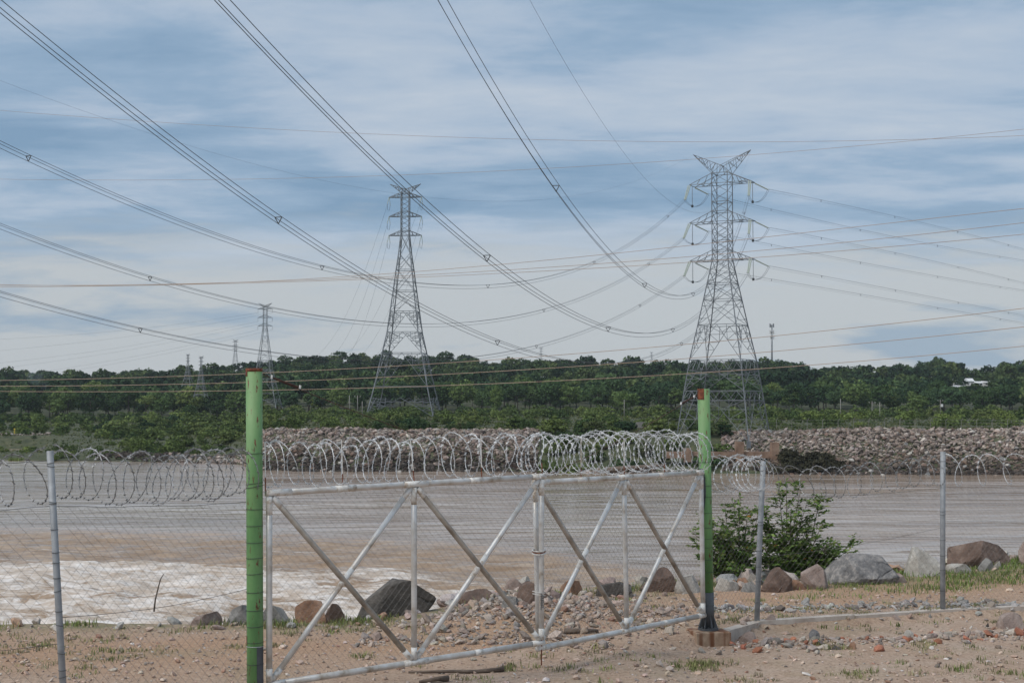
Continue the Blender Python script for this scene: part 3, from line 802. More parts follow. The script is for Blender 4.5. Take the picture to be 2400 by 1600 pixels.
for py_ in (1083, 1139, 1165, 1203, 1238, 1264, 1284, 1313, 1342, 1420):
    c = lerp(qb, qt, (P(1655, py_, GR_D)[2] - qb[2]) / (qt[2] - qb[2]))
    ring_tie(c, r1 + 0.005, (0.001 * (py_ % 5), 0), 0.0022, M['dark_wire'], gp2)

def chain_mesh(A, B, C, Dd, pitch, name, parent, root, wire=0.0011, mat=None, seed=0, sagamp=0.0, bulge=0.012):
    """woven diamonds on the quad A (bottom left) B (bottom right) C (top right) Dd (top left)"""
    A, B, C, Dd = (np.asarray(v, float) for v in (A, B, C, Dd))
    Wd = np.linalg.norm(B - A); Hh = np.linalg.norm(Dd - A)
    nrm = np.cross(B - A, Dd - A); nrm /= np.linalg.norm(nrm)
    def surf(u, v):
        u = u[:, None]; v = v[:, None]
        p = (A * (1 - u) + B * u) * (1 - v) + (Dd * (1 - u) + C * u) * v
        off = (fbm(u[:, 0] * Wd * 1.3 + seed, v[:, 0] * Hh * 1.3 + 7, 2) - 0.5) * 2 * bulge
        p = p + nrm * off[:, None]
        p[:, 2] -= sagamp * np.sin(np.pi * u[:, 0]) * v[:, 0]
        return p
    mb = MB()
    slope = 1.12
    step = pitch * 1.28
    for sgn in (1, -1):
        for k in np.arange(-Hh / slope - step, Wd + step + Hh / slope, step):
            v = np.linspace(0, 1, 13)
            x = (k + v * Hh / slope) if sgn > 0 else (k + Hh / slope - v * Hh / slope)
            u = x / Wd
            ok = (u >= 0) & (u <= 1)
            if ok.sum() < 2: continue
            u0 = u[ok]; v0 = v[ok]
            mb.tube(surf(u0, v0) + nrm * (0.001 * sgn), wire, 3, cap=False)
    o = mb.build(name, mat or M['wire'], parent, root=root)
    o['kind'] = 'stuff'
    return o

def razor_coil(pts, r, turns_at, name, label, mat, seed, thick=0.0036, group='razor wire coils', squash=1.0, barb=True, jitter=0.12):
    """helix of razor tape round the polyline pts; turns_at = list of positions 0..1 of each loop"""
    rs = np.random.default_rng(seed)
    pts = np.asarray(pts, float)
    L_ = np.concatenate([[0], np.cumsum(np.linalg.norm(np.diff(pts, axis=0), axis=1))])
    tt = np.array(turns_at); nt_ = len(tt)
    per = 26
    ph = np.arange((nt_ - 1) * per + 1) / per
    s = np.interp(ph, np.arange(nt_), tt) * L_[-1]
    c = np.stack([np.interp(s, L_, pts[:, i_]) for i_ in range(3)], -1)
    ax_ = (pts[-1] - pts[0]); ax_ /= np.linalg.norm(ax_)
    up = np.array([0, 0, 1.0]); side = np.cross(ax_, up); side /= np.linalg.norm(side)
    rr = r * (1 + jitter * (np.interp(ph, np.arange(nt_), rs.random(nt_)) - 0.5))
    dz = np.interp(ph, np.arange(nt_), rs.normal(0, 0.018, nt_))
    tilt = np.interp(ph, np.arange(nt_), rs.normal(0, 0.30, nt_))
    an = ph * 2 * np.pi
    p = c + (rr * np.cos(an))[:, None] * up * squash + (rr * np.sin(an))[:, None] * side + ax_ * (rr * np.cos(an) * tilt)[:, None]
    p[:, 2] += dz
    base = c.mean(0)
    t = thing(name, (base[0], base[1], base[2] - r), label, 'razor wire', group)
    MB().tube(p, thick, 4).build('tape', mat, t)
    if barb:
        mb = MB()
        seg = np.linalg.norm(np.diff(p, axis=0), axis=1); cs = np.concatenate([[0], np.cumsum(seg)])
        d = np.arange(0.03, cs[-1], 0.075)
        bc = np.stack([np.interp(d, cs, p[:, i_]) for i_ in range(3)], -1)
        bt = np.stack([np.interp(d + .01, cs, p[:, i_]) for i_ in range(3)], -1) - bc
        bt /= np.linalg.norm(bt, axis=1)[:, None] + 1e-9
        rad = bc - np.stack([np.interp(d, cs, c[:, i_]) for i_ in range(3)], -1)
        rad /= np.linalg.norm(rad, axis=1)[:, None] + 1e-9
        w = np.cross(bt, rad)
        k = 0.95
        V = np.stack([bc - bt * .018 - rad * .021, bc + bt * .009, bc + bt * .018 + rad * .021, bc - bt * .009,
                      bc + bt * .018 - w * .020, bc + rad * .009, bc - bt * .018 + w * .020, bc - rad * .009], 1)
        b_ = np.arange(len(d))[:, None, None] * 8
        Q = (b_ + np.array([[0, 1, 2, 3], [4, 5, 6, 7]])[None]).reshape(-1, 4)
        o = mb.add(V.reshape(-1, 3), Q).build('barbs', mat, t)
        o['kind'] = 'stuff'
    return t

def gate_leaf(label, TL, TR, BL, BR, mesh_seed, rods, back):
    """TL.. = (px, py, D) of the rail ends"""
    tl, tr, bl, br = P(*TL), P(*TR), P(*BL), P(*BR)
    root = thing('gate_leaf', (bl[0], bl[1], bl[2]), label, 'gate', 'leaves of the double gate')
    R = 0.031
    tm, bm = lerp(tl, tr, 0.5), lerp(bl, br, 0.5)
    def pipe(name, a, b, mat, r=R, n=14):
        a = np.asarray(a); b = np.asarray(b)
        return MB().tube([a, lerp(a, b, .33), lerp(a, b, .66), b], r, n).build(name, mat, root, smooth=True)
    def weld(a, b, t0, t1, parent, r=R + 0.0015):
        MB().tube([lerp(a, b, t0), lerp(a, b, t1)], r, 14).build('whitewashed_joint', M['galv_white'], parent, root=root, smooth=True)
    ax_ = (tr - tl) / np.linalg.norm(tr - tl)
    o = pipe('top_rail', tl - ax_ * .03, tr + ax_ * .03, M['galv'])
    weld(tl - ax_ * .032, tr + ax_ * .032, 0, .08, o); weld(tl, tr, .46, .55, o); weld(tl, tr, .22, .29, o); weld(tl - ax_ * .032, tr + ax_ * .032, .95, 1.0, o); weld(tl, tr, .71, .76, o)
    o = pipe('bottom_rail', bl - ax_ * .02, br + ax_ * .03, M['galv'])
    weld(bl, br, .0, .05, o); weld(bl, br, .46, .55, o); weld(bl, br, .96, 1.01, o); weld(bl, br, .73, .76, o)
    e = np.array([0, 0, R])
    for a, b in ((tl, bl), (tm, bm), (tr, br)):
        o = pipe('stile', a - e, b + e, M['galv'], 0.029)
        weld(a - e, b + e, 0, .10, o, .0305); weld(a - e, b + e, .93, 1, o, .0305)
    n_ = np.cross(tr - tl, bl - tl); n_ /= np.linalg.norm(n_)
    for k, (a, b, mt) in enumerate(((tl, bm, 'galv_brown'), (bl, tm, 'galv'), (tm, br, 'galv_brown'), (bm, tr, 'galv'))):
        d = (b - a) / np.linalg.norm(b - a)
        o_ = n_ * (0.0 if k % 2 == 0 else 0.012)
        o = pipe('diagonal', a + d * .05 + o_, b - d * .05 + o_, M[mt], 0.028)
        weld(a + d * .05 + o_, b - d * .05 + o_, 0, .055, o, .0292)
        weld(a + d * .05 + o_, b - d * .05 + o_, .945, 1, o, .0292)
        if k % 2: weld(a + d * .05 + o_, b - d * .05 + o_, .44, .56, o, .0292)
    sgn = 1 if np.dot(n_, (0, 1, 0)) > 0 else -1
    off = n_ * sgn * 0.034
    chain_mesh(bl + off, br + off, tr + off, tl + off, 0.062, 'chain_link_mesh', root, root, seed=mesh_seed, bulge=0.006)
    for (px_, py0, py1, lean, mt) in rods:
        t = (px_ - TL[0]) / (TR[0] - TL[0])
        zz = 1 / (1 / TL[2] * (1 - t) + 1 / TR[2] * t)
        a = P(px_, py1, zz); b = P(px_ + lean, py0, zz)
        MB().tube([a, b], 0.0055, 5).build('coil_rod', M[mt], root)
        MB().tube([a, lerp(a, b, .28)], 0.0062, 5).build('rusty_rod_foot', M['rust'], root)
    return root, tl, tr, bl, br
gl, tl1, tr1, bl1, br1 = gate_leaf('left leaf of the white pipe gate with crossed braces', (631, 1155, GL_D), (1269, 1116, GM_D), (631, 1604, GL_D), (1269, 1505, GM_D), 1,
                [(622, 1036, 1150, -1, 'white_paint'), (804, 1030, 1141, -4, 'galv_white'), (971, 1031, 1130, -9, 'galv_white'), (1129, 1018, 1124, -2, 'galv_white'), (1271, 1014, 1112, -5, 'dark_wire')], False)
gr, tl2, tr2, bl2, br2 = gate_leaf('right leaf of the white pipe gate with crossed braces', (1254, 1131, GM_D + .11), (1643, 1107, GR_D), (1262, 1519, GM_D + .11), (1648, 1441, GR_D), 9,
                [(1362, 1024, 1122, 0, 'galv_white'), (1463, 1026, 1116, 0, 'galv_white'), (1558, 1026, 1112, -4, 'wire'), (1645, 1022, 1080, -11, 'galv_white')], False)
# drop bolt, latch wraps
c = lerp(br1, br1, 0)
db = MB().tube([br1 + (0, -.02, .30), br1 + (0, -.02, -.235)], 0.008, 6).build('drop_bolt', M['rust'], gl)
MB().tube([br1 + (-.02, -.03, -.05), br1 + (-.02, .03, -.05)], 0.026, 10).build('bolt_guide', M['galv'], db, root=gl)
for zf, rr in ((.535, .062), (.545, .06), (.555, .061), (.30, .06), (.285, .06)):
    cc = lerp(br1, tr1, zf) + np.array([-.027, .04, 0])
    th = np.linspace(0, 6.283, 18, endpoint=False)
    pts = np.stack([cc[0] + (rr + .008) * np.cos(th), cc[1] + (rr + .02) * np.sin(th), cc[2] + .012 * np.cos(th * 1 + zf * 9)], -1)
    MB().tube(pts, 0.006 if zf > .5 else .0035, 5, closed=True).build('latch_wire', M['rust'] if zf == .545 else M['galv_white'], gl)
# chain that hangs at the seam
cc = lerp(br1, tr1, .29)
for k in range(7):
    c0 = cc + np.array([.018 * (k % 2) - .005, -.04, -.024 * k])
    th = np.linspace(0, 6.283, 10, endpoint=False)
    w = (np.array([1.0, 0, 0]) if k % 2 else np.array([0, 1.0, 0]))
    MB().tube(c0 + np.cos(th)[:, None] * w * .009 + np.sin(th)[:, None] * np.array([0, 0, .017]), .0035, 4, closed=True).build('chain_link', M['dark_grey'], gl)
# stay cables from the post tops to the leaves
def stay(label, a, b, ends):
    t = thing('stay_cable', b, label, 'cable', 'stay cables of the gate')
    u = np.linspace(0, 1, 24)[:, None]
    pts = a * (1 - u) + b * u; pts[:, 2] -= 0.05 * np.sin(np.pi * u[:, 0])
    MB().tube(pts, 0.0045, 5).build('cable', M['rust_dark'], t)
    MB().tube([lerp(a, b, .035), lerp(a, b, .115)], 0.010, 8).build('turnbuckle', M['rust_dark'], t)
    for k in (.028, .12):
        p = lerp(a, b, k)
        MB().tube([p + (0, 0, -.012), p + (0.006, 0, .022)], 0.011, 6).build('clamp', M['white_paint'], t)
    return t
a = lerp(pb, pt, .985) + np.array([.078, .02, 0])
stay('rusty stay cable from the left green post down to the gate seam', a, tr1 + np.array([-.02, 0, .03]), 0)
a2 = lerp(qb, qt, .975) + np.array([-.078, -.02, 0])
stay('rusty stay cable from the right green post down towards the seam', a2, tl2 + np.array([.02, 0, .03]), 0)

# razor wire over the gate
def uneven(n, seed, amt=0.5):
    g = np.random.default_rng(seed).random(n - 1) * amt + (1 - amt / 2)
    return np.concatenate([[0], np.cumsum(g) / g.sum()])
razor_coil([P(624, 1084, GL_D + .02), P(800, 1083, 13.65), P(960, 1078, 14.08), P(1100, 1066, 14.5), P(1262, 1064, GM_D)], 0.205, uneven(25, 3, 1.3), 'razor_wire_coil',
           'bright razor wire coil along the top of the left gate leaf', M['razor'], 4, jitter=.28)
razor_coil([P(1250, 1066, GM_D), P(1350, 1062, 15.6), P(1450, 1060, 16.2), P(1560, 1056, 16.9), P(1640, 1068, GR_D)], 0.225, uneven(30, 6, 1.0), 'razor_wire_coil',
           'dense bright razor wire coil along the top of the right gate leaf', M['razor'], 5, jitter=.22)

# left fence
L1D = 11.6
lb = P(160, 1760, L1D); lt = P(117, 1056, L1D); lb[2] = gz(lb[0], lb[1]) - 0.2
L0 = np.array([-6.1, 10.3, lb[2]])
fl_ = thing('chain_link_fence', (lb[0], lb[1], lb[2] + .2), 'chain link fence with leaning grey post left of the gate', 'fence', 'chain link fences beside the gate')
MB().tube([lb, lerp(lb, lt, .5), lt], 0.028, 16).build('fence_post', M['post_galv'], fl_, smooth=True)
for py_ in (1085, 1092, 1176, 1180, 1240, 1294, 1318, 1354, 1385, 1432, 1464, 1530, 1570, 1586):
    t = (P(120, py_, L1D)[2] - lb[2]) / (lt[2] - lb[2])
    ring_tie(lerp(lb, lt, t), 0.0315, (0.006 * (py_ % 3 - 1), 0), 0.0022, M['dark_wire'], fl_)
lt_m = lerp(lb, lt, (P(125, 1185, L1D)[2] - lb[2]) / (lt[2] - lb[2]))
pt_m = P(600, 1174, GL_D + .07); pb_m = pt_m.copy(); pb_m[2] = gz(pb[0], pb[1]) - .02
chain_mesh(lb + (0.03, .02, .15), pb_m, pt_m, lt_m + (.03, .02, 0), 0.068, 'chain_link_mesh', fl_, fl_, 0.00125, seed=20, sagamp=.02, bulge=.02)
l0b = L0 + np.array([0, 0, .15]); l0t = l0b.copy(); l0t[2] = lt_m[2] - .05
chain_mesh(l0b, lb + (-.03, .02, .15), lt_m + (-.03, .02, 0), l0t, 0.085, 'chain_link_mesh', fl_, fl_, 0.00125, seed=30, sagamp=.02, bulge=.03)
def strand(a, b, sag, mat, parent, r=.0022, name='tension_wire', seed=0, wob=.008):
    u = np.linspace(0, 1, 30)
    p = np.asarray(a)[None] * (1 - u)[:, None] + np.asarray(b)[None] * u[:, None]
    p[:, 2] -= sag * np.sin(np.pi * u); p[:, 2] += (fbm(u * 14 + seed, u * 0 + seed, 2) - .5) * wob * np.sin(np.pi * u)
    return MB().tube(p, r, 4).build(name, mat, parent)
strand(lt_m, pt_m, .03, M['dark_wire'], fl_, seed=1, wob=.03)
strand(l0t, lt_m, .03, M['dark_wire'], fl_, seed=2, wob=.03)
strand(lerp(lb, lt, .48), P(600, 1374, GL_D + .07), .05, M['dark_wire'], fl_, seed=3)
strand(lerp(lb, lt, .40), l0b + (0, 0, .9), .04, M['dark_wire'], fl_, seed=5)
strand(lerp(lb, lt, .97), P(600, 1060, GL_D + .07), .02, M['dark_wire'], fl_, seed=4)
strand(lerp(lb, lt, .97), l0t + (0, 0, .34), .02, M['dark_wire'], fl_, seed=6)
razor_coil([P(128, 1112, L1D), P(300, 1118, 12.15), P(440, 1118, 12.6), P(590, 1106, GL_D + .05)], 0.215, uneven(19, 8, 1.2), 'razor_wire_coil',
           'weathered razor wire coil between the leaning post and the left green post', M['razor_dark'], 6, jitter=.28)
razor_coil([P(-240, 1150, 10.5), P(-60, 1134, 10.95), P(112, 1118, L1D)], 0.215, uneven(6, 9, 1.0), 'razor_wire_coil',
           'loose sparse razor wire loops at the far left of the fence', M['razor_dark'], 7, jitter=.3)

# right fence and kerb
R1D, R2D = 18.5, 19.55
r1b = P(1772, 1456, R1D); r1t = P(1789, 1080, R1D); r2b = P(2209, 1428, R2D); r2t = P(2210, 1058, R2D)
r3b = np.array([9.4, 20.4, r2b[2] + .02]); r3t = r3b + np.array([0, 0, 2.2])
fr_ = thing('chain_link_fence', (r1b[0], r1b[1], r1b[2]), 'chain link fence with two slim grey posts right of the gate', 'fence', 'chain link fences beside the gate')
for a, b in ((r1b, r1t), (r2b, r2t)):
    MB().tube([a - (0, 0, .25), lerp(a, b, .5), b], 0.036, 16).build('fence_post', M['post_galv'], fr_, smooth=True)
    for k in (.94, .62, .60, .44, .34, .25, .12):
        ring_tie(lerp(a, b, k), 0.040, (.002, 0), .002, M['dark_wire'], fr_)
gmesh_t = P(1655, 1122, GR_D + .2); gmesh_b = gmesh_t.copy(); gmesh_b[2] = foot_z
m1 = lerp(r1b, r1t, .775); m2 = lerp(r2b, r2t, .77); m3 = lerp(r3b, r3t, .77)
chain_mesh(gmesh_b, r1b, m1, gmesh_t, .066, 'chain_link_mesh', fr_, fr_, .0012, seed=41)
chain_mesh(r1b, r2b, m2, m1, .070, 'chain_link_mesh', fr_, fr_, .0010, seed=42, sagamp=.03)
chain_mesh(r2b, r3b, m3, m2, .070, 'chain_link_mesh', fr_, fr_, .0010, seed=43)
strand(m1, m2, .04, M['wire'], fr_, seed=11); strand(m2, m3, .03, M['wire'], fr_, seed=12)
strand(lerp(r1b, r1t, .40), lerp(r2b, r2t, .52), .05, M['wire'], fr_, seed=13)
strand(r1t - (0, 0, .05), r2t - (0, 0, .05), .14, M['wire'], fr_, seed=14)
strand(gmesh_t, m1, .01, M['dark_wire'], fr_, seed=15)
razor_coil([P(1672, 1114, GR_D + .1), P(1740, 1112, 17.95), P(1784, 1110, R1D)], 0.225, uneven(9, 12, .8), 'razor_wire_coil',
           'tightly bunched razor wire coil between the right green post and the first slim post', M['razor'], 8)
razor_coil([P(1795, 1122, R1D), P(1900, 1134, 18.75), P(2030, 1124, 19.05), P(2150, 1106, 19.4), P(2206, 1100, R2D)], 0.215, uneven(15, 13, .7), 'razor_wire_coil',
           'thin stretched razor wire coil between the two slim right fence posts', M['razor_dark'], 9, .0030, squash=.95)
razor_coil([P(2216, 1100, R2D), P(2330, 1098, 19.9), m3 + (0, 0, .28)], 0.22, uneven(9, 14, .5), 'razor_wire_coil',
           'razor wire loops running out of the picture right of the last post', M['razor'], 10, .0036)
kb = thing('concrete_kerb', (r1b[0], r1b[1], r1b[2] - .1), 'pale low concrete kerb running under the right fence', 'kerb')
kp = [np.array([qb[0] + .20, qb[1] + .02, foot_z - .02]), r1b + (0, -.02, .0), r2b + (0, -.02, 0), r3b + (0, -.02, .0), r3b + np.array([3.5, 1.0, .02])]
for a, b in zip(kp[:-1], kp[1:]):
    nseg = max(1, int(round(np.linalg.norm(b - a) / 1.6)))
    for k in range(nseg):
        p, q = lerp(a, b, k / nseg), lerp(a, b, (k + 1) / nseg)
        d = q - p; l_ = np.linalg.norm(d); d = d / l_; s_ = np.cross(d, (0, 0, 1)); s_ /= np.linalg.norm(s_)
        MB().box((p + q) / 2 + np.array([0, 0, -.13 + rng.normal(0, .006)]), d * (l_ / 2 - .004), s_ * .07, np.array([0, 0, .145])).build('kerb_piece', M['concrete'], kb)

# sticks and driftwood
def stick(pts, r, name, label, cat, mat='wood'):
    pts = np.asarray(pts, float)
    o = MB().tube(pts, np.linspace(r, r * .45, len(pts)), 7).build(name, M[mat], None, base=pts[0], smooth=True)
    return tag(o, label, cat)
stick([P(361, 1432, 17.9), P(364, 1405, 17.9), P(372, 1372, 17.9), P(377, 1355, 17.9), P(384, 1344, 17.9)], .012, 'dead_twig', 'thin dead twig standing upright before the white rapids', 'twig', 'bark_dark')
def ground_pt(px, D, h=0.0):
    x = colx(px, D); return np.array([x, D, gz(x, D) + h])
stick([ground_pt(1182, 15.15, .03), ground_pt(1120, 15.1, .02), ground_pt(1050, 15.05, .03), ground_pt(960, 15.0, .015)], .028, 'branch', 'long straight branch lying on the gravel below the left gate leaf', 'branch')
stick([ground_pt(1052, 14.55, .03), ground_pt(1030, 14.5, .035), ground_pt(985, 14.45, .02)], .035, 'driftwood', 'short thick piece of driftwood on the gravel below the gate', 'driftwood')
stick([ground_pt(1322, 17.2, .03), ground_pt(1360, 17.25, .035), ground_pt(1400, 17.3, .03)], .04, 'plank', 'dark weathered plank lying on the rubble behind the right leaf', 'plank')

# ------------------------------------------------------------------ grass
def grass_mass(name, pts, hts, tint, label, cat='grass', blades=9, spread=.05, lean=.5):
    n = len(pts)
    b0 = np.repeat(pts, blades, 0); h = np.repeat(hts, blades) * rng.uniform(.5, 1.1, n * blades)
    tn = np.repeat(tint, blades, 0) * rng.uniform(.7, 1.3, (n * blades, 1))
    b0 = b0 + np.stack([rng.normal(0, spread, n * blades), rng.normal(0, spread, n * blades), np.zeros(n * blades)], -1)
    a = rng.random(n * blades) * 6.283
    d = np.stack([np.cos(a), np.sin(a), np.zeros_like(a)], -1)
    s_ = np.stack([-np.sin(a), np.cos(a), np.zeros_like(a)], -1) * (h * .045 + .0025)[:, None]
    ln = rng.uniform(.05, lean, n * blades)[:, None]
    up = np.array([0, 0, 1.0])
    m_ = b0 + up * (h * .6)[:, None] + d * ln * (h * .35)[:, None]
    t_ = b0 + up * (h * (1 - .25 * ln[:, 0]))[:, None] + d * ln * h[:, None]
    V = np.stack([b0 - s_, b0 + s_, m_ + s_ * .7, m_ - s_ * .7, t_], 1)
    k = np.arange(n * blades)[:, None] * 5
    Q = k + np.array([[0, 1, 2, 3]]); T = k + np.array([[3, 2, 4]])
    me = make_mesh(name, V.reshape(-1, 3), Q, T, False, [M['grass']], {'tint': np.repeat(tn, 5, 0)})
    return tag(link(name, me), label, cat, kind='stuff')
def gpts(x, y): return np.stack([x, y, ground_z(x, y) - .005], -1)
n = 900
ex = rng.uniform(-8, 11, n); ey = table(ex, EDGE_X, EDGE_Y) - np.abs(rng.normal(0, .28, n)) + .1
dens = fbm(ex * 1.1, ey * 1.1 + 5, 3); k = dens > .42
ex, ey = ex[k], ey[k]
grass_mass('edge_grass', gpts(ex, ey), rng.uniform(.04, .13, len(ex)), tints(len(ex), [(.17, .22, .075), (.25, .26, .11), (.34, .31, .17)], [.4, .35, .25]), 'green grass fringe along the edge of the river bank', 'grass', 18, .10, .9)
n = 1100
ex = rng.uniform(4.0, 11.5, n); ey = table(ex, EDGE_X, EDGE_Y) - .2 - rng.random(n) * 2.2
k = rng.random(n) < sstep(3.5, 8.0, ex) * (.35 + fbm(ex * 1.3, ey * 1.3, 2)); ex, ey = ex[k], ey[k]
grass_mass('slope_grass', gpts(ex, ey), rng.uniform(.04, .12, len(ex)), tints(len(ex), [(.16, .23, .065), (.22, .25, .10)], [.6, .4]), 'bright green grass on the rising ground at the far right', 'grass', 18, .12, .9)
# weeds on the gravel
wx, wy = [], []
for (px_, py_, s_, c_) in ((60, 1520, .5, 24), (140, 1500, .5, 22), (250, 1535, .35, 14), (330, 1525, .3, 10), (180, 1560, .4, 14), (1200, 1548, .07, 4), (1198, 1560, .06, 5), (1520, 1475, .1, 5), (1840, 1440, .6, 22), (2000, 1432, .7, 26), (2130, 1425, .6, 22),
                            (2300, 1420, .5, 14), (1690, 1445, .25, 10), (1640, 1525, .16, 30), (1600, 1535, .12, 10), (1480, 1530, .3, 7), (1310, 1545, .25, 6), (1370, 1560, .3, 6), (2000, 1555, .12, 10), (2230, 1510, .3, 8), (2330, 1545, .3, 10), (2300, 1500, .3, 6), (660, 1512, .06, 3), (565, 1514, .05, 5), (900, 1480, .6, 4), (1430, 1525, .4, 8)):
    D = 2.8 * FPX / (py_ - 960); x = colx(px_, D)
    wx += list(rng.normal(x, s_ * .8, c_)); wy += list(rng.normal(D, s_ * .8, c_))
for _ in range(70):
    D = rng.uniform(14.3, 21.5); x = rng.uniform(-.38, .40) * D
    if D < float(table(x, EDGE_X, EDGE_Y)) - .4:
        c_ = rng.integers(2, 7); wx += list(rng.normal(x, .12, c_)); wy += list(rng.normal(D, .12, c_))
wx, wy = np.array(wx), np.array(wy)
grass_mass('gravel_weeds', gpts(wx, wy), rng.uniform(.03, .085, len(wx)), tints(len(wx), [(.24, .25, .11), (.33, .30, .18), (.18, .22, .08)], [.4, .35, .25]), 'scattered weed tufts growing out of the gravel', 'weeds', 16, .05, .9)

# ------------------------------------------------------------------ leafy bush behind the right post
def leaf_quads(P0, dirs, nrm, ln, wd):
    """pointed oval leaves: base, two sides, tip"""
    s_ = np.cross(dirs, nrm); s_ /= np.linalg.norm(s_, axis=1)[:, None] + 1e-9
    ln = ln[:, None]; wd = wd[:, None]
    dn = np.array([0, 0, -1.0])
    V = np.stack([P0, P0 + dirs * ln * .45 + s_ * wd * .5, P0 + dirs * ln + dn * ln * .18, P0 + dirs * ln * .45 - s_ * wd * .5], 1)
    Q = np.arange(len(P0))[:, None] * 4 + np.array([[0, 1, 2, 3]])
    return V.reshape(-1, 3), Q
def make_bush():
    rb = np.random.default_rng(77)
    Db = 23.3
    root_p = P(1800, 1372, Db)
    t = thing('leafy_bush', root_p, 'leafy green bush growing among the boulders behind the right fence', 'bush')
    tips = [(1632, 1196), (1622, 1242), (1648, 1300), (1628, 1268), (1690, 1178), (1716, 1168), (1738, 1158), (1752, 1186), (1772, 1200), (1700, 1230), (1680, 1270), (1672, 1330), (1720, 1300), (1746, 1330), (1760, 1270),
            (1796, 1176), (1808, 1240), (1828, 1150), (1846, 1122), (1882, 1124), (1852, 1190), (1870, 1220), (1900, 1168), (1930, 1146), (1912, 1200), (1896, 1250), (1862, 1270), (1930, 1218), (1940, 1262), (1960, 1272), (2004, 1256), (1984, 1288), (1962, 1312), (1930, 1330), (1900, 1310), (1870, 1330), (1840, 1300), (1820, 1330), (1966, 1340 - 20), (1700, 1345), (1655, 1350), (1780, 1345), (1880, 1345), (1786, 1300), (1780, 1260), (1790, 1225), (1800, 1310), (1765, 1320), (1812, 1345), (1690, 1310), (1730, 1260), (1915, 1285), (1945, 1300), (1850, 1345), (1660, 1225)]
    stems = MB(); Pv, Dv = [], []
    hubs = [P(1735, 1368, Db), P(1845, 1368, Db + .2), P(1885, 1352, Db)]
    for (a, b) in tips:
        hub = hubs[0] if a < 1775 else (hubs[1] if a < 1925 else hubs[2])
        tip = P(a + rb.normal(0, 4), b + 6, Db + rb.normal(0, .35))
        mid = lerp(hub, tip, .55) + np.array([rb.normal(0, .05), rb.normal(0, .12), .10 if a < 1940 else .02])
        u = np.linspace(0, 1, 14)[:, None]
        cur = (1 - u) ** 2 * hub + 2 * u * (1 - u) * mid + u * u * tip
        stems.tube(cur, np.linspace(.014, .003, 14), 5)
        for k in range(4, 14):
            for s_ in range(2):
                Pv.append(cur[k] + rb.normal(0, .012, 3)); d = rb.normal(0, 1, 3) + (cur[k] - cur[k - 1]) * 6; d[2] += .2; Dv.append(d / np.linalg.norm(d))
        # side twigs with leaves in two ranks
        for _ in range(19):
            u0 = rb.uniform(.15, .97); q0 = (1 - u0) ** 2 * hub + 2 * u0 * (1 - u0) * mid + u0 * u0 * tip
            d = rb.normal(0, 1, 3); d[2] = abs(d[2]) * .5 + .05; d /= np.linalg.norm(d); l_ = rb.uniform(.10, .26)
            q1 = q0 + d * l_
            stems.tube([q0, lerp(q0, q1, .5) + (0, 0, .01), q1], [.004, .003, .002], 4)
            for kk in np.linspace(.2, 1, 6):
                for sd in (-1, 1):
                    side = np.cross(d, (0, 0, 1.0)); side /= np.linalg.norm(side) + 1e-9
                    dd = d * .6 + side * sd * .8 + rb.normal(0, .2, 3); Pv.append(lerp(q0, q1, kk)); Dv.append(dd / np.linalg.norm(dd))
    stems.build('stems', M['bark_dark'], t)
    Pv = np.array(Pv); Dv = np.array(Dv); n = len(Pv)
    nr_ = rb.normal(0, .5, (n, 3)) + np.array([0, -.25, 1.0])
    V, Q = leaf_quads(Pv, Dv, nr_, rb.uniform(.05, .12, n), rb.uniform(.026, .058, n))
    tn = tints(n, [(.08, .14, .036), (.12, .19, .05), (.165, .24, .07), (.24, .27, .085)], [.26, .36, .28, .10])
    k = rb.random(n) < .002; tn[k] = (.45, .22, .03)
    me = make_mesh('leaves', V - OFF[t.name], Q, None, False, [M['leaf_bush']], {'tint': np.repeat(tn, 4, 0)})
    o = link('leaves', me, t); o['kind'] = 'stuff'
make_bush()

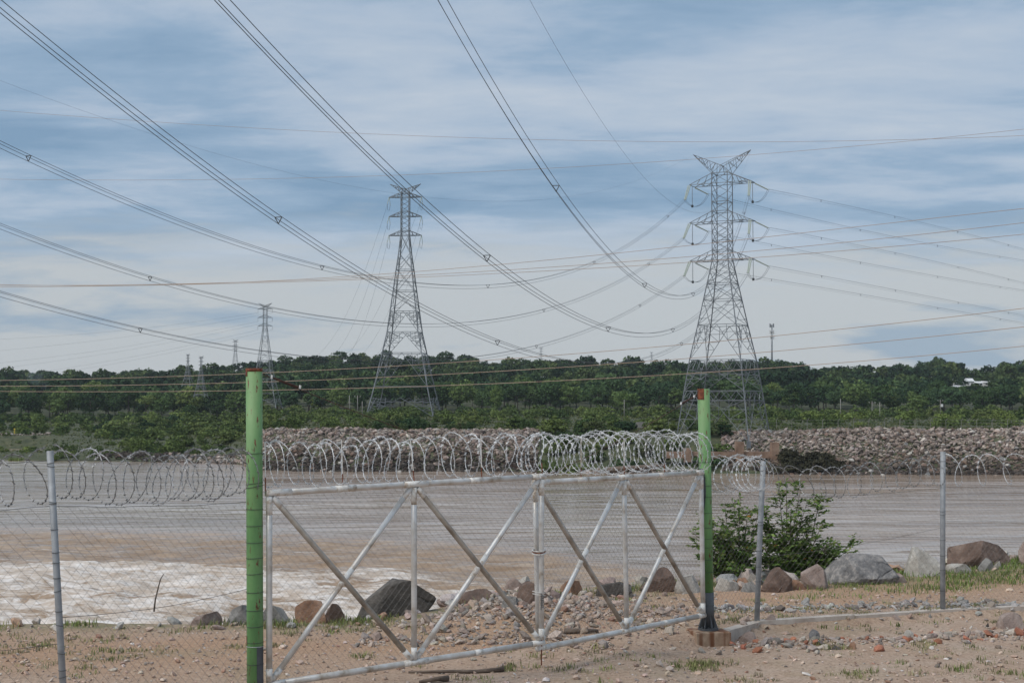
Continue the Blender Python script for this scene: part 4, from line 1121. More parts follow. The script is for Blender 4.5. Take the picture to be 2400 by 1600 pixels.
# ------------------------------------------------------------------ stone banks across the river
stone_meshes = []
for k in range(8):
    V, F = rock_shape(200 + k, 1, 6, .05)
    me = make_mesh('stone', V, None, F, False, [None])
    me.materials.clear()
    me.materials.append([RM['pink'], RM['grey'], RM['pink'], RM['brown'], RM['grey'], RM['pale'], RM['brown'], RM['pink']][k])
    stone_meshes.append(me)
PAL_R = [(.245, .195, .162), (.185, .145, .122), (.315, .262, .225), (.10, .080, .068), (.19, .132, .10), (.40, .35, .305)]
WR = [.28, .22, .16, .12, .14, .08]
def riprap(name, label, px0, px1, s0, s1, n, nbig, dark_to, rmin=.09, rmax=.50, skip=None, cat='stone bank'):
    D0 = 250.
    t = thing(name, P((px0 + px1) / 2, 1090, D0), label, cat, 'stone banks across the river')
    p = rng.uniform(px0, px1, n); s = rng.uniform(s0, s1, n)
    D = np.full(n, 250.0)
    for _ in range(6): D = shore((p - 1200) / FPX * D, D) + s
    x = (p - 1200) / FPX * D
    if skip is not None:
        k = ~skip(p, s); p, s, x, D = p[k], s[k], x[k], D[k]
    z = ground_z(x, D) + (fbm(x * .25 + 3, D * .25, 3) - .5) * .9
    size = np.clip(rng.lognormal(math.log(.20), .48, len(x)), rmin, rmax)
    tn = tints(len(x), PAL_R, WR, .2)
    wet = sstep(dark_to, dark_to - 11, s + rng.normal(0, 1.6, len(x)))
    tn = tn * (1 - .78 * wet[:, None]) * np.where(wet[:, None] > .3, np.array([[1.0, .93, .86]]), 1)
    pts = np.stack([x, D, z], -1)
    stone_mass('rubble', pts, size, tn, M['stones'], t, sub=0, flat=(.5, .95), sink=.22)
    big = rng.permutation(len(x))[:nbig]
    for i_ in big:
        o = link('stone', stone_meshes[rng.integers(8)], t)
        sc = rng.uniform(.6, 1.1)
        o.location = tuple(np.array([x[i_], D[i_], z[i_] + .30 * sc]) - OFF[t.name])
        o.scale = (sc * 1.1, sc, sc * .75)
        o.rotation_euler = (rng.normal(0, .2), rng.normal(0, .2), rng.random() * 6.28)
    return t
riprap('riprap_bank', 'bank of piled grey and pink stones behind the left gate leaf', 596, 1262, -1.0, 27, 12000, 150, 17)
riprap('riprap_bank', 'long high bank of pale stones on the far shore at the right', 1690, 2560, -1.0, 27, 15500, 150, 14,
       skip=lambda p, s: (p < 1790) & (s < 4))
riprap('rock_pile', 'low dark brown pile of rocks on the left far shore', 230, 420, 2, 16, 900, 12, 30, .2, .5, cat='rocks')
riprap('rock_pile', 'scattered dark and pale rocks at the waterline left of the stone bank', 400, 598, -1, 10, 900, 20, 6, .2, .6, cat='rocks')
riprap('rock_pile', 'distant grey stone heap at the left picture edge', -60, 120, 112, 128, 800, 10, 112, .2, .5, cat='rocks')
riprap('rock_pile', 'thin line of stones at the far waterline under the shrubs', 1262, 1650, -1.2, 3, 800, 30, 2.5, .2, .6, cat='rocks')
lgp = [P(1418, 1101, 243), P(1470, 1097, 243), P(1530, 1092, 242.5), P(1562, 1090, 242)]
stick(lgp, .55, 'floating_log', 'brown log lying at the far waterline below the shrubs', 'log', 'wood')

# concrete beam and piers under the tall pylon
pr = thing('pylon_foundation', P(1770, 1105, 246), 'brown concrete foundation beam with piers at the far waterline', 'foundation')
bz0, bz1 = P(1700, 1073, 248)[2], P(1700, 1058, 248)[2]
MB().bbox((colx(1560, 248), 247.3, bz0), (colx(1822, 248), 249.0, bz1)).build('beam', M['pier'], pr)
for pa, pb_, ya, yb in ((1722, 1741, 1035, 1082), (1805, 1823, 1036, 1106), (1601, 1618, 1050, 1082)):
    MB().bbox((colx(pa, 247.4), 246.9, P(1700, yb, 247.4)[2]), (colx(pb_, 247.4), 248.6, P(1700, ya, 247.4)[2])).build('pier', M['pier'], pr)

# ------------------------------------------------------------------ lattice pylons
def insulator_mesh(mb, a, b, r=.13, n=14):
    a = np.asarray(a, float); b = np.asarray(b, float)
    pts, rr = [], []
    for k in range(n):
        for f_, q in ((0, .35), (.35, 1), (.6, 1), (.8, .35)):
            pts.append(lerp(a, b, (k + f_) / n)); rr.append(r * q)
    pts.append(b); rr.append(r * .3)
    mb.tube(pts, rr, 6, cap=False)
def pylon(label, X, D, zb, rot, levels, cage, arms, Larm, tipw, peak, sc=1.0, mat='steel_near', rl=.13, rb=.055, group='lattice pylons', ins=True):
    """levels: [(z, half width, pattern of the panel above)], cage: [(z, pattern)] above, arms: [(z bottom, z top)]"""
    t = thing('lattice_pylon', (X, D, zb), label, 'pylon', group)
    ca, sa = math.cos(rot), math.sin(rot)
    ex = np.array([ca, -sa, 0]); ey = np.array([sa, ca, 0]); ez = np.array([0, 0, 1.0])
    O = np.array([X, D, zb])
    def W(x, y, z): return O + (ex * x + ey * y + ez * z) * sc
    CN = [(-1, -1), (1, -1), (1, 1), (-1, 1)]
    allz = [(z, h) for z, h, _ in levels]
    hw_c = allz[-1][1]
    prof = allz + [(z, hw_c) for z, _ in cage[1:]]
    for sx_, sy_ in CN:
        segs = [(W(sx_ * h0, sy_ * h0, z0), W(sx_ * h1, sy_ * h1, z1)) for (z0, h0), (z1, h1) in zip(prof[:-1], prof[1:])]
        m = MB().beams(segs, [rl * sc * (1.0 if i_ < len(levels) - 1 else .8) for i_ in range(len(segs))])
        m.bbox(W(sx_ * prof[0][1], sy_ * prof[0][1], -.8) - .35 * sc, W(sx_ * prof[0][1], sy_ * prof[0][1], 0) + .35 * sc)
        m.build('leg', M[mat], t)
    panels = [(levels[i_][0], levels[i_][1], levels[i_ + 1][0], levels[i_ + 1][1], levels[i_][2]) for i_ in range(len(levels) - 1)]
    panels += [(cage[i_][0], hw_c, cage[i_ + 1][0], hw_c, cage[i_][1]) for i_ in range(len(cage) - 1)]
    belts = {}
    for f_ in range(4):
        a, b = CN[f_], CN[(f_ + 1) % 4]
        S = []
        for z0, h0, z1, h1, pat in panels:
            A0, B0 = W(a[0] * h0, a[1] * h0, z0), W(b[0] * h0, b[1] * h0, z0)
            A1, B1 = W(a[0] * h1, a[1] * h1, z1), W(b[0] * h1, b[1] * h1, z1)
            M0, M1 = (A0 + B0) / 2, (A1 + B1) / 2
            if 'H' in pat: belts.setdefault(round(z1, 2), []).append((A1, B1))
            if 'X' in pat: S += [(A0, B1), (B0, A1)]
            if 'x' in pat:      # X with redundant members
                C_ = (A0 + B1 + B0 + A1) / 4
                for Q0 in (A0, B0, A1, B1):
                    leg = lerp(A0, A1, .5) if (Q0 is A0 or Q0 is A1) else lerp(B0, B1, .5)
                    S.append((lerp(Q0, C_, .5), lerp(Q0, leg, .5)))
            if '/' in pat: S += [(A0, B1)]
            if 'T' in pat:      # belt truss
                nn = 4
                for k in range(nn):
                    S += [(lerp(A0, B0, k / nn), lerp(A1, B1, (k + .5) / nn)), (lerp(A1, B1, (k + .5) / nn), lerp(A0, B0, (k + 1) / nn))]
                belts.setdefault(round(z0, 2), []).append((A0, B0))
            if 'K' in pat:      # spread legs: two struts from the middle of the top belt to the feet
                for Q0, Q1 in ((A0, A1), (B0, B1)):
                    S.append((M1, Q0))
                    prev = None
                    for k in (1 / 3, .55, .78):
                        g = lerp(Q0, Q1, k); m_ = lerp(Q0, M1, k)
                        S.append((g, m_))
                        if prev is not None: S.append((prev, g))
                        prev = m_
                    S.append((prev, Q1)); S.append((lerp(Q0, M1, .55), lerp(Q1, M1, .5)))
        MB().beams(S, rb * sc).build('bracing', M[mat], t)
    for bs_ in belts.values(): MB().beams(bs_, rb * 1.35 * sc).build('belt', M[mat], t)
    tips = {}
    for lv, (za, zt) in enumerate(arms):
        for s_ in (-1, 1):
            S = []
            c0, c1 = (s_ * hw_c, -hw_c), (s_ * hw_c, hw_c)
            t0, t1 = W(s_ * Larm, -tipw / 2, za), W(s_ * Larm, tipw / 2, za)
            for cc, tp in ((c0, t0), (c1, t1)):
                lo, hi = W(*cc, za), W(*cc, zt)
                S += [(lo, tp), (hi, tp)]
                for k in (.33, .66):
                    S.append((lerp(lo, tp, k), lerp(hi, tp, k - .15)))
            S += [(t0, t1), (lerp(W(*c0, za), t0, .5), lerp(W(*c1, za), t1, .5)), (W(*c0, za), lerp(W(*c1, za), t1, .5)), (lerp(W(*c0, za), t0, .5), t1), (W(*c0, zt), W(*c1, zt))]
            MB().beams(S, rb * 1.25 * sc).build('cross_arm', M[mat], t)
            tips[(lv, s_)] = (t0, t1)
        for sy_ in (-1, 1): MB().beams([(W(-hw_c, sy_ * hw_c, za), W(hw_c, sy_ * hw_c, za))], rb * 1.25 * sc).build('arm_tie', M[mat], t)
    zc = prof[-1][0]
    zp, lp, zr = peak
    ptips = {}
    for s_ in (-1, 1):
        tp = W(s_ * lp, 0, zp); rg = [W(0, -hw_c * .5, zr), W(0, hw_c * .5, zr)]
        lo = [W(s_ * hw_c, -hw_c, zc), W(s_ * hw_c, hw_c, zc)]
        S = [(rg[0], tp), (rg[1], tp), (lo[0], tp), (lo[1], tp), (rg[0], W(-s_ * 0, -hw_c, zc)), (rg[1], W(0, hw_c, zc)), (rg[0], rg[1])]
        for g, l_ in zip(rg, lo):
            for k in (.0, .25, .5, .75):
                S += [(lerp(g, tp, k), lerp(l_, tp, k)), (lerp(l_, tp, k), lerp(g, tp, k + .2))]
        MB().beams(S, rb * sc).build('earth_wire_peak', M[mat], t)
        ptips[s_] = tp
    MB().beams([(W(a[0] * hw_c, a[1] * hw_c, zc), W(b[0] * hw_c, b[1] * hw_c, zc)) for a, b in zip(CN, CN[1:] + CN[:1])], rb * 1.3 * sc).build('top_frame', M[mat], t)
    return t, tips, ptips

XT, DT = colx(1695, 262), 262.
zT = lambda py: float(P(1695, py, DT)[2])
zb = zT(1035)
LV = [(0, 7.0, 'K'), (zT(938) - zb, 5.98, 'TH'), (zT(916) - zb, 5.75, 'KH'), (zT(867) - zb, 5.2, 'TH'), (zT(844) - zb, 4.95, 'KH'), (zT(762) - zb, 3.7, 'XxH'), (zT(703) - zb, 2.85, 'XxH'), (zT(665) - zb, 2.3, 'Xx'), (zT(635) - zb, 1.88, 'X'), (zT(610) - zb, 1.535, '')]
CG = [(zT(610) - zb, 'XH'), (zT(587) - zb, 'XH'), (zT(565) - zb, 'X'), (zT(543) - zb, 'X'), (zT(520.4) - zb, '/H'), (zT(496) - zb, '/H'), (zT(474) - zb, '/'), (zT(452) - zb, '/'), (zT(430.7) - zb, '/H'), (zT(407) - zb, '')]
AR = [(zT(431) - zb, zT(407) - zb), (zT(520.4) - zb, zT(496) - zb), (zT(610) - zb, zT(587) - zb)]
big, tips, ptips = pylon('tall nearest lattice pylon with hanging jumper loops standing right of the gate', XT, DT, zb, math.radians(27), LV, CG, AR, 5.96, 3.2, (zT(357) - zb, 5.7, zT(388) - zb))

def wire_tube(mb, pts, r): mb.tube(pts, r, 4, cap=False)
# incoming bundles: fitted sag curves z = zT - 2 + b s + c s^2, plan slope k
IN = {(2, 1): (.331, -.375273, .001649, 'third'), (1, 1): (.269, -.396404, .001499, 'second'), (0, 1): (.25, -.464494, .001854, 'first'),
      (0, -1): (.409, -.449969, .001875, 'fourth'), (1, -1): (.51, -.455203, .002228, 'fifth'), (2, -1): (.488, -.386697, .001804, 'sixth')}
LBL = {(0, 1): 'three wire bundle falling steeply from upper middle to the tall pylon top right arm',
       (1, 1): 'three wire bundle from the upper edge left of centre crossing over the middle pylon',
       (2, 1): 'three wire bundle from the top left corner crossing below the middle pylon arms',
       (0, -1): 'three wire bundle from the left edge to the top left arm of the tall pylon',
       (1, -1): 'three wire bundle from the left edge sagging just above the small left pylon top',
       (2, -1): 'lowest three wire bundle from the left edge sagging into the tree line'}
offs3 = [(-.23, .0, .13), (.23, .0, .13), (0, 0, -.27)]
string_ends = {}
for key, (k, b, c, _) in IN.items():
    T0 = tips[key][0]
    s = np.concatenate([np.linspace(3.0, DT - 30, 90), np.linspace(DT - 29, DT + 45, 30)])
    p = np.stack([T0[0] - k * s, T0[1] - s, T0[2] - 2 + b * s + c * s * s], -1)
    string_ends[key] = p[0]
    t = thing('conductor_bundle', p[0] - (0, 0, .3), LBL[key], 'power line', 'conductor bundles of the river crossing')
    side = np.array([1, -k, 0]); side /= np.linalg.norm(side)
    for o_ in offs3:
        MB().tube(p + side * o_[0] + np.array([0, 0, o_[2]]), .0185, 5, cap=False).build('conductor', M['cond'], t)
    for sp in np.arange(14 + 5 * (key[0]), 235, 38):
        c0 = np.array([np.interp(sp, s, p[:, i_]) for i_ in range(3)])
        q = [c0 + side * o_[0] + np.array([0, 0, o_[2]]) for o_ in offs3]
        MB().beams([(q[0], q[1]), (q[1], q[2]), (q[2], q[0])], .032).build('spacer', M['cond'], t)
# outgoing bundles to the right
OUT = {(0, 1): ((1806, 442), (2100, 523), (2400, 585)), (0, -1): ((1722, 461), (2100, 553), (2400, 611)), (1, 1): ((1806, 534), (2100, 607), (2400, 664)), (1, -1): ((1722, 550), (2100, 628), (2400, 681)), (2, 1): ((1806, 624), (2100, 692), (2400, 740)), (2, -1): ((1722, 640), (2100, 702), (2400, 758))}
OLB = {(0, 1): 'upper right', (0, -1): 'upper left', (1, 1): 'middle right', (1, -1): 'middle left', (2, 1): 'lower right', (2, -1): 'lower left'}
out_ends = {}
for key, pp in OUT.items():
    e0 = tips[key][1]
    a = e0 + np.array([2.6, .6, -1.25])
    dd = [(pp[1], 318.), (pp[2], 372.)]
    q = [a] + [P(*pq, d_) for pq, d_ in dd]
    u = np.array([0, np.linalg.norm(q[1][:2] - q[0][:2]), np.linalg.norm(q[2][:2] - q[0][:2])])
    zc_ = np.polyfit(u, [v[2] for v in q], 2)
    d2 = (q[2] - q[0])[:2]; d2 = d2 / np.linalg.norm(d2)
    ss = np.linspace(0, u[2] * 1.25, 50)
    p = np.stack([q[0][0] + d2[0] * ss, q[0][1] + d2[1] * ss, np.polyval(zc_, ss)], -1)
    out_ends[key] = p[0]
    t = thing('conductor_bundle', a - (0, 0, .3), 'faint wire bundle leaving the %s arm of the tall pylon to the right' % OLB[key], 'power line', 'conductor bundles leaving to the right')
    for o_ in ((0, -.2, .13), (0, .2, .13), (0, 0, -.27)):
        MB().tube(p + np.array(o_), .013, 4, cap=False).build('conductor', M['cond'], t)
    for sp in (22, 58, 95, 130):
        c0 = np.array([np.interp(sp, ss, p[:, i_]) for i_ in range(3)])
        MB().beams([(c0 + (0, -.2, .13), c0 + (0, .2, .13)), (c0 + (0, .2, .13), c0 + (0, 0, -.27)), (c0 + (0, 0, -.27), c0 + (0, -.2, .13))], .035).build('spacer', M['cond'], t)
# insulator strings and jumper loops belong to the pylon
for key in IN:
    t0, t1 = tips[key]
    for off in (-.18, .18):
        m = MB(); insulator_mesh(m, t0 + (off, 0, -.1), string_ends[key] + (off * .6, 0, 0)); m.build('insulator_string', M['insul'], big)
        m = MB(); insulator_mesh(m, t1 + (0, off, -.1), out_ends[key] + (0, off * .6, 0)); m.build('insulator_string', M['insul'], big)
    a, b_ = string_ends[key], out_ends[key]
    mid = (t0 + t1) / 2 + np.array([0, 0, -3.9])
    u = np.linspace(0, 1, 21)[:, None]
    for o_ in (-.15, .15):
        cur = np.where(u < .5, a + (mid - a) * (2 * u), mid + (b_ - mid) * (2 * u - 1))
        cz = np.abs(2 * u[:, 0] - 1)
        zz = mid[2] + np.where(u[:, 0] < .5, a[2] - mid[2], b_[2] - mid[2]) * cz ** 2.6
        cur = np.stack([cur[:, 0] + o_, cur[:, 1], zz], -1)
        MB().tube(cur, .03, 4, cap=False).build('jumper_loop', M['cond'], big)
    m = MB(); insulator_mesh(m, (t0 + t1) / 2 + (0, 0, -.1), mid + (0, 0, .25), .085, 16); m.build('jumper_insulator', M['steel_near'], big)
    MB().tube([mid + (0, 0, .25), mid + (0, 0, -.2)], [.24, .20], 8).build('jumper_weight', M['cond'], big)
# earth wires
for s_, (k, b, c), lb_ in ((1, (.246, -.413531, .001544), 'single thin wire falling steeply to the right peak of the tall pylon'), (-1, (.459, -.375907, .001415), 'faint single wire from the left edge to the left peak of the tall pylon')):
    T0 = ptips[s_]
    s = np.linspace(0, DT + 40, 100)
    p = np.stack([T0[0] - k * s, T0[1] - s, T0[2] + b * s + c * s * s], -1)
    tag(MB().tube(p, .007 if s_ < 0 else .010, 4, cap=False).build('earth_wire', M['cond'], None, base=p[0]), lb_, 'power line', 'earth wires')

# middle pylon and the smaller ones
def far_pylon(label, pxc, D, ybase, ypeak, scale_px, rot, mat, rl, rb, full=True):
    """template measured on the middle pylon; scale_px = photo pixels per template pixel"""
    mpp = D / FPX * scale_px
    X = colx(pxc, D); zb_ = P(pxc, ybase, D)[2]
    hz_ = lambda y: (976 - y) * .1546
    k = ((ybase - ypeak) * D / FPX) / (hz_(428.5))
    arm_k = mpp / .1546
    LVm = [(0, 12.0, 'K'), (hz_(932), 10.4, 'H'), (hz_(906), 9.5, 'KH'), (hz_(828), 7.1, 'KH'), (hz_(779), 5.6, 'KH'), (hz_(730.5), 4.7, 'XxH'), (hz_(681.7), 3.75, 'XH'), (hz_(632), 2.85, 'Xx'), (hz_(594), 2.1, 'X'), (hz_(550.5), 1.45, '')]
    CGm = [(hz_(550.5), '/H'), (hz_(540), '/'), (hz_(528), '/'), (hz_(516), '/'), (hz_(505.7), '/H'), (hz_(494), '/'), (hz_(482), '/'), (hz_(471), '/'), (hz_(460), '/H'), (hz_(449.7), '')]
    ARm = [(hz_(460), hz_(449.7)), (hz_(505.7), hz_(494.5)), (hz_(550.5), hz_(539))]
    return pylon(label, X, D, zb_, rot, LVm, CGm, ARm, 5.97, .9, (hz_(428.5), 5.7, hz_(441)), k, mat, rl, rb)
mid, mt_, mp_ = far_pylon('very tall slender lattice pylon standing left of centre beyond the river', 949, 504., 976, 428.5, 1.0, math.radians(4.4), 'steel_near', .26, .10)
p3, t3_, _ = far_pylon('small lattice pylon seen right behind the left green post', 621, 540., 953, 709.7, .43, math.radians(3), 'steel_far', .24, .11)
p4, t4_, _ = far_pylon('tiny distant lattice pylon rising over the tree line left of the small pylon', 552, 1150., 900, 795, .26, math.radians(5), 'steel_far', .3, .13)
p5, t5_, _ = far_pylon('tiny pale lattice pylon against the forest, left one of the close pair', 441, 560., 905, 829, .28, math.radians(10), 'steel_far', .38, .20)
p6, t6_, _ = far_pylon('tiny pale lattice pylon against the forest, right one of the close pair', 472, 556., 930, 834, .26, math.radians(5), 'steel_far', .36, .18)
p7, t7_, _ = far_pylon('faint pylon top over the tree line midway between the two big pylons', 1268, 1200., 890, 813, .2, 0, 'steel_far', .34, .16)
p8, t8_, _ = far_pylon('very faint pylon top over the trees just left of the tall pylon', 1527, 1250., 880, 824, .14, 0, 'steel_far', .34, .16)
# strings and lines of the middle pylon and the small one
for key in mt_:
    t0, t1 = mt_[key]
    e = (t0 + t1) / 2
    for dx, dy in ((-.6, -1.2), (.3, 1.0)):
        m = MB(); insulator_mesh(m, e + (0, dy * .3, 0), e + (dx, dy, -2.6), .16, 10); m.build('insulator_string', M['insul'], mid)
    MB().tube([e + (-.6, -1.2, -2.6), e + (-.5, -.5, -4.6), e + (0, .4, -4.8), e + (.3, 1.0, -2.6)], .05, 4).build('jumper_loop', M['cond'], mid)
    end = P(700 + 34 * (key[0]) + (60 if key[1] > 0 else 0), 868, 640.)
    u = np.linspace(0, 1, 30)[:, None]
    p = (e + (-.6, 0, -2.6)) * (1 - u) + end * u; p[:, 2] -= 16 * (np.sin(np.pi * u[:, 0]) * (1 - .3 * u[:, 0]))
    tag(MB().tube(p, .028, 4, cap=False).build('far_conductor', M['cond'], None, base=p[0]), 'faint wire sagging left from the %s %s arm of the middle pylon' % (('top', 'middle', 'lower')[key[0]], 'left' if key[1] < 0 else 'right'), 'power line', 'faint lines of the middle pylon')
EY = {(0, -1): (797, .6), (0, 1): (825, .6), (1, -1): (855, .5), (1, 1): (868, .5), (2, -1): (890, .4), (2, 1): (900, .4)}
for key in t3_:
    e = (t3_[key][0] + t3_[key][1]) / 2
    MB().tube([e, e + (0, 0, -1.5)], .05, 4).build('insulator_string', M['steel_far'], p3)
    end = P(-40, EY[key][0], 545.)
    u = np.linspace(0, 1, 30)[:, None]
    p = (e + (0, 0, -1.5)) * (1 - u) + end * u; p[:, 2] -= 1.6 * np.sin(np.pi * u[:, 0])
    tag(MB().tube(p, .020, 4, cap=False).build('far_conductor', M['cond'], None, base=p[0]), 'faint wire from the %s %s arm of the small pylon to the left edge' % (('top', 'middle', 'lower')[key[0]], 'left' if key[1] < 0 else 'right'), 'power line', 'faint lines of the small left pylon')

# brown distribution wires crossing the whole picture
BR = [('upper of the two high thin brown wires crossing the sky', [(0, 259), (800, 311), (1440, 331), (2100, 328), (2400, 318)], .011),
      ('lower of the two high thin brown wires, rising to the right', [(0, 420), (400, 422), (1000, 408), (1500, 382), (2400, 303)], .011),
      ('topmost of the three brown wires crossing behind the pylon arms', [(0, 668), (430, 663), (1000, 638), (1600, 575), (2400, 489)], .016),
      ('middle one of the three brown wires crossing behind the pylon arms', [(0, 669), (450, 664), (1000, 644), (1700, 594), (2400, 522)], .016),
      ('bottom one of the three brown wires crossing behind the pylon arms', [(0, 673), (500, 664), (1000, 650), (1700, 608), (2400, 549)], .016),
      ('topmost of the three brown wires running before the forest', [(0, 891), (600, 875), (1200, 839), (1800, 789), (2400, 722)], .019),
      ('middle one of the three brown wires running before the forest', [(0, 905), (600, 894), (1200, 870), (1800, 823), (2400, 766)], .019),
      ('bottom one of the three brown wires running before the forest', [(0, 917), (600, 914), (1200, 898), (1800, 862), (2400, 811)], .019)]
for lb_, pts, r in BR:
    pxs = np.linspace(-150, 2550, 60)
    cf = np.polyfit([a for a, _ in pts], [b for _, b in pts], 3)
    x0, y0 = colx(-150, 118), 118.; x1, y1 = colx(2550, 84), 84.
    p = []
    for q in pxs:
        mm = (q - 1200) / FPX
        # intersection of viewing column with the straight plan line
        u = (mm * y0 - x0) / ((x1 - x0) - mm * (y1 - y0)); d_ = y0 + u * (y1 - y0)
        p.append(P(q, np.polyval(cf, q), d_))
    p = np.array(p)
    tag(MB().tube(p, r, 4, cap=False).build('distribution_wire', M['copper'], None, base=p[0]), lb_, 'wire', 'brown distribution wires')

# ------------------------------------------------------------------ trees
ONES = 'zeroth first second third fourth fifth sixth seventh eighth ninth tenth eleventh twelfth thirteenth fourteenth fifteenth sixteenth seventeenth eighteenth nineteenth'.split()
def ordinal(n):
    if n < 20: return ONES[n]
    t = ['twenty', 'thirty', 'forty', 'fifty', 'sixty', 'seventy', 'eighty', 'ninety'][n // 10 - 2]
    return (t[:-1] + 'ieth') if n % 10 == 0 else t + '-' + ONES[n % 10]
def number_left_to_right(objs, text):
    for n_, o in enumerate(sorted(objs, key=lambda q: q.location.x / q.location.y)):
        o['label'] = '%s from the left: %s' % (ordinal(n_ + 1), text)
def crown_points(r, nblob, shape):
    out, nr_ = [], []
    rx, rz, zc_, flat = shape
    for _ in range(nblob):
        d = r.normal(size=3); d /= np.linalg.norm(d); d[2] = d[2] * .9 + .12
        rad = r.uniform(.45, 1.0) ** .6
        c = d * np.array([rx, rx, rz]) * rad * .80
        if c[2] < -rz * flat: c[2] = -rz * flat * r.random()
        br = rx * r.uniform(.20, .36)
        k = r.integers(16, 26)
        q = r.normal(size=(k, 3)); q /= np.linalg.norm(q, axis=1)[:, None]; q[:, 2] = np.abs(q[:, 2]) * .95 - .25
        out.append(c + q * br * r.uniform(.75, 1.05, (k, 1)) * np.array([1, 1, .7])); nr_.append(q)
    p = np.vstack(out); p[:, 2] += zc_
    return p, np.vstack(nr_)
def leaf_cards(p, nrm, size, r):
    n_ = nrm + np.array([0, 0, .25]) + r.normal(0, .42, nrm.shape); n_ /= np.linalg.norm(n_, axis=1)[:, None]
    a = np.cross(n_, r.normal(size=n_.shape)); a /= np.linalg.norm(a, axis=1)[:, None]; b = np.cross(n_, a)
    s_ = (size * r.uniform(.6, 1.3, len(p)))[:, None]
    V = np.stack([p - a * s_, p - b * s_ * .6, p + a * s_, p + b * s_ * .6], 1)
    Q = np.arange(len(p))[:, None] * 4 + np.array([[0, 1, 2, 3]])
    return V.reshape(-1, 3), Q
def trunk_mesh(r, h, rx, zc_):
    m = MB()
    top = np.array([r.normal(0, .4), r.normal(0, .4), zc_ + 1.0])
    pts = [np.zeros(3) - (0, 0, .6), np.array([r.normal(0, .15), r.normal(0, .15), zc_ * .4]), lerp((0, 0, 0), top, .75), top]
    m.tube(pts, [.34, .27, .2, .08], 6)
    for _ in range(5):
        a = r.random() * 6.28; b0 = lerp(pts[1], top, r.uniform(.3, .8)); e = b0 + np.array([math.cos(a) * rx * .6, math.sin(a) * rx * .6, r.uniform(1, 2.6)])
        m.tube([b0, lerp(b0, e, .5) + (0, 0, .3), e], [.13, .09, .04], 5)
    return m
TREES = []
for k in range(9):
    r = np.random.default_rng(300 + k)
    h = r.uniform(11, 15); rx = r.uniform(4.2, 6.2); rz = h * r.uniform(.40, .47); zc_ = h - rz
    if k >= 7: rx, rz, h = 5.8, 3.6, 14.5; zc_ = h - rz
    p, q = crown_points(r, 80 if k < 7 else 62, (rx, rz, zc_, 1.0 if k < 7 else .7))
    V, Q = leaf_cards(p, q, .46, r)
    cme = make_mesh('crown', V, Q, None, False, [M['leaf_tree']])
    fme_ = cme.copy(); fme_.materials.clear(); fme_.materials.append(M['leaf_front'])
    tv = trunk_mesh(r, h, rx, zc_).arrays()
    tme = make_mesh('trunk', *tv, smooth=True, mats=[M['bark']])
    # light copy for the forest mass
    sel = r.permutation(len(p))[:int(len(p) * .195)]
    V2, Q2 = leaf_cards(p[sel], q[sel], .98, r)
    TREES.append((cme, tme, V2, Q2, h, rx, fme_))
SHRUBS = []
for k in range(6):
    r = np.random.default_rng(400 + k)
    rx = r.uniform(1.6, 2.6); rz = r.uniform(1.0, 1.8)
    p, q = crown_points(r, 30, (rx, rz, rz * .55, .4))
    V, Q = leaf_cards(p, q, .20, r)
    SHRUBS.append((V, Q, rx, rz))
SH_ME = {c: [make_mesh('foliage', V, Q, None, False, [M[c]]) for V, Q, _, _ in SHRUBS] for c in ('leaf_shrub', 'leaf_lime', 'leaf_tree', 'leaf_dry')}

def place_tree(x, y, k, s, rot, label, group, zs=1.0, name='forest_tree', z=None):
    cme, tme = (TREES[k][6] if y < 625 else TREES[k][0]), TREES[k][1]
    o = bpy.data.objects.new(name, None); o.empty_display_size = .5
    o.location = (x, y, gz(x, y) if z is None else z); o.rotation_euler = (0, 0, rot); o.scale = (s, s, s * zs)
    COL.objects.link(o); tag(o, label, 'tree', group)
    for nm, me in (('crown', cme), ('trunk', tme)):
        c = bpy.data.objects.new(nm, me); c.parent = o; COL.objects.link(c)
    return o
def visible_gap(px, D, top):
    """keep the white houses and pylon feet free"""
    pyt = 960 - (top - CZ) / D * FPX
    if 2222 < px < 2340 and D < 815 and pyt < 901: return True
    return False
tr = np.random.default_rng(99)
cand = []
for D in np.concatenate([np.arange(572, 640, 11), np.arange(640, 1060, 17)]):
    sp = 10.5 if D < 640 else 12.0
    xs = np.arange(colx(-160, D), colx(2560, D), sp)
    for x in xs:
        xx = x + tr.normal(0, 3.0); yy = D + tr.normal(0, 5)
        cand.append((xx, yy))
ZN = [(350, 'left of the small pair of pylons'), (640, 'around the left green post'), (860, 'left of the middle pylon'), (1060, 'behind the middle pylon'), (1400, 'between the two big pylons'), (1700, 'left of and behind the tall pylon'), (2050, 'right of the tall pylon'), (9999, 'at the right edge below the white houses')]
front, back = [], []
for (x, y) in cand:
    px_ = px_of(x, y)
    k = tr.integers(len(TREES)); s = tr.uniform(.68, 1.22) * .95 if y < 900 else tr.choice([tr.uniform(.6, 1.0), tr.uniform(.9, 1.25)], p=[.6, .4])
    top = gz(x, y) + TREES[k][4] * s
    if visible_gap(px_, y, top):
        top2 = CZ + (960 - 903) / FPX * y; s = s * max(.25, (top2 - gz(x, y)) / (top - gz(x, y)))
        if s < .2: continue
    (front if (y < 612 or (y > 955 and y < 1015 and tr.random() < .75)) and 0 < px_ < 2400 else back).append((x, y, k, s, px_))
tr.shuffle(front)
front = sorted(front, key=lambda a: a[1])
if len(front) > 270:
    extra = front[270:]; front = front[:270]
    back += [tuple(e) for e in extra]
rows = {}
for (x, y, k, s, px_) in front:
    zname = next(z for lim, z in ZN if px_ < lim)
    sky_ = y > 900
    o = place_tree(x, y, int(k), s, tr.random() * 6.28, ('skyline forest tree ' if sky_ else 'front row forest tree ') + zname, ('skyline trees ' if sky_ else 'front row trees ') + zname)
    rows.setdefault(o['label'], []).append(o)
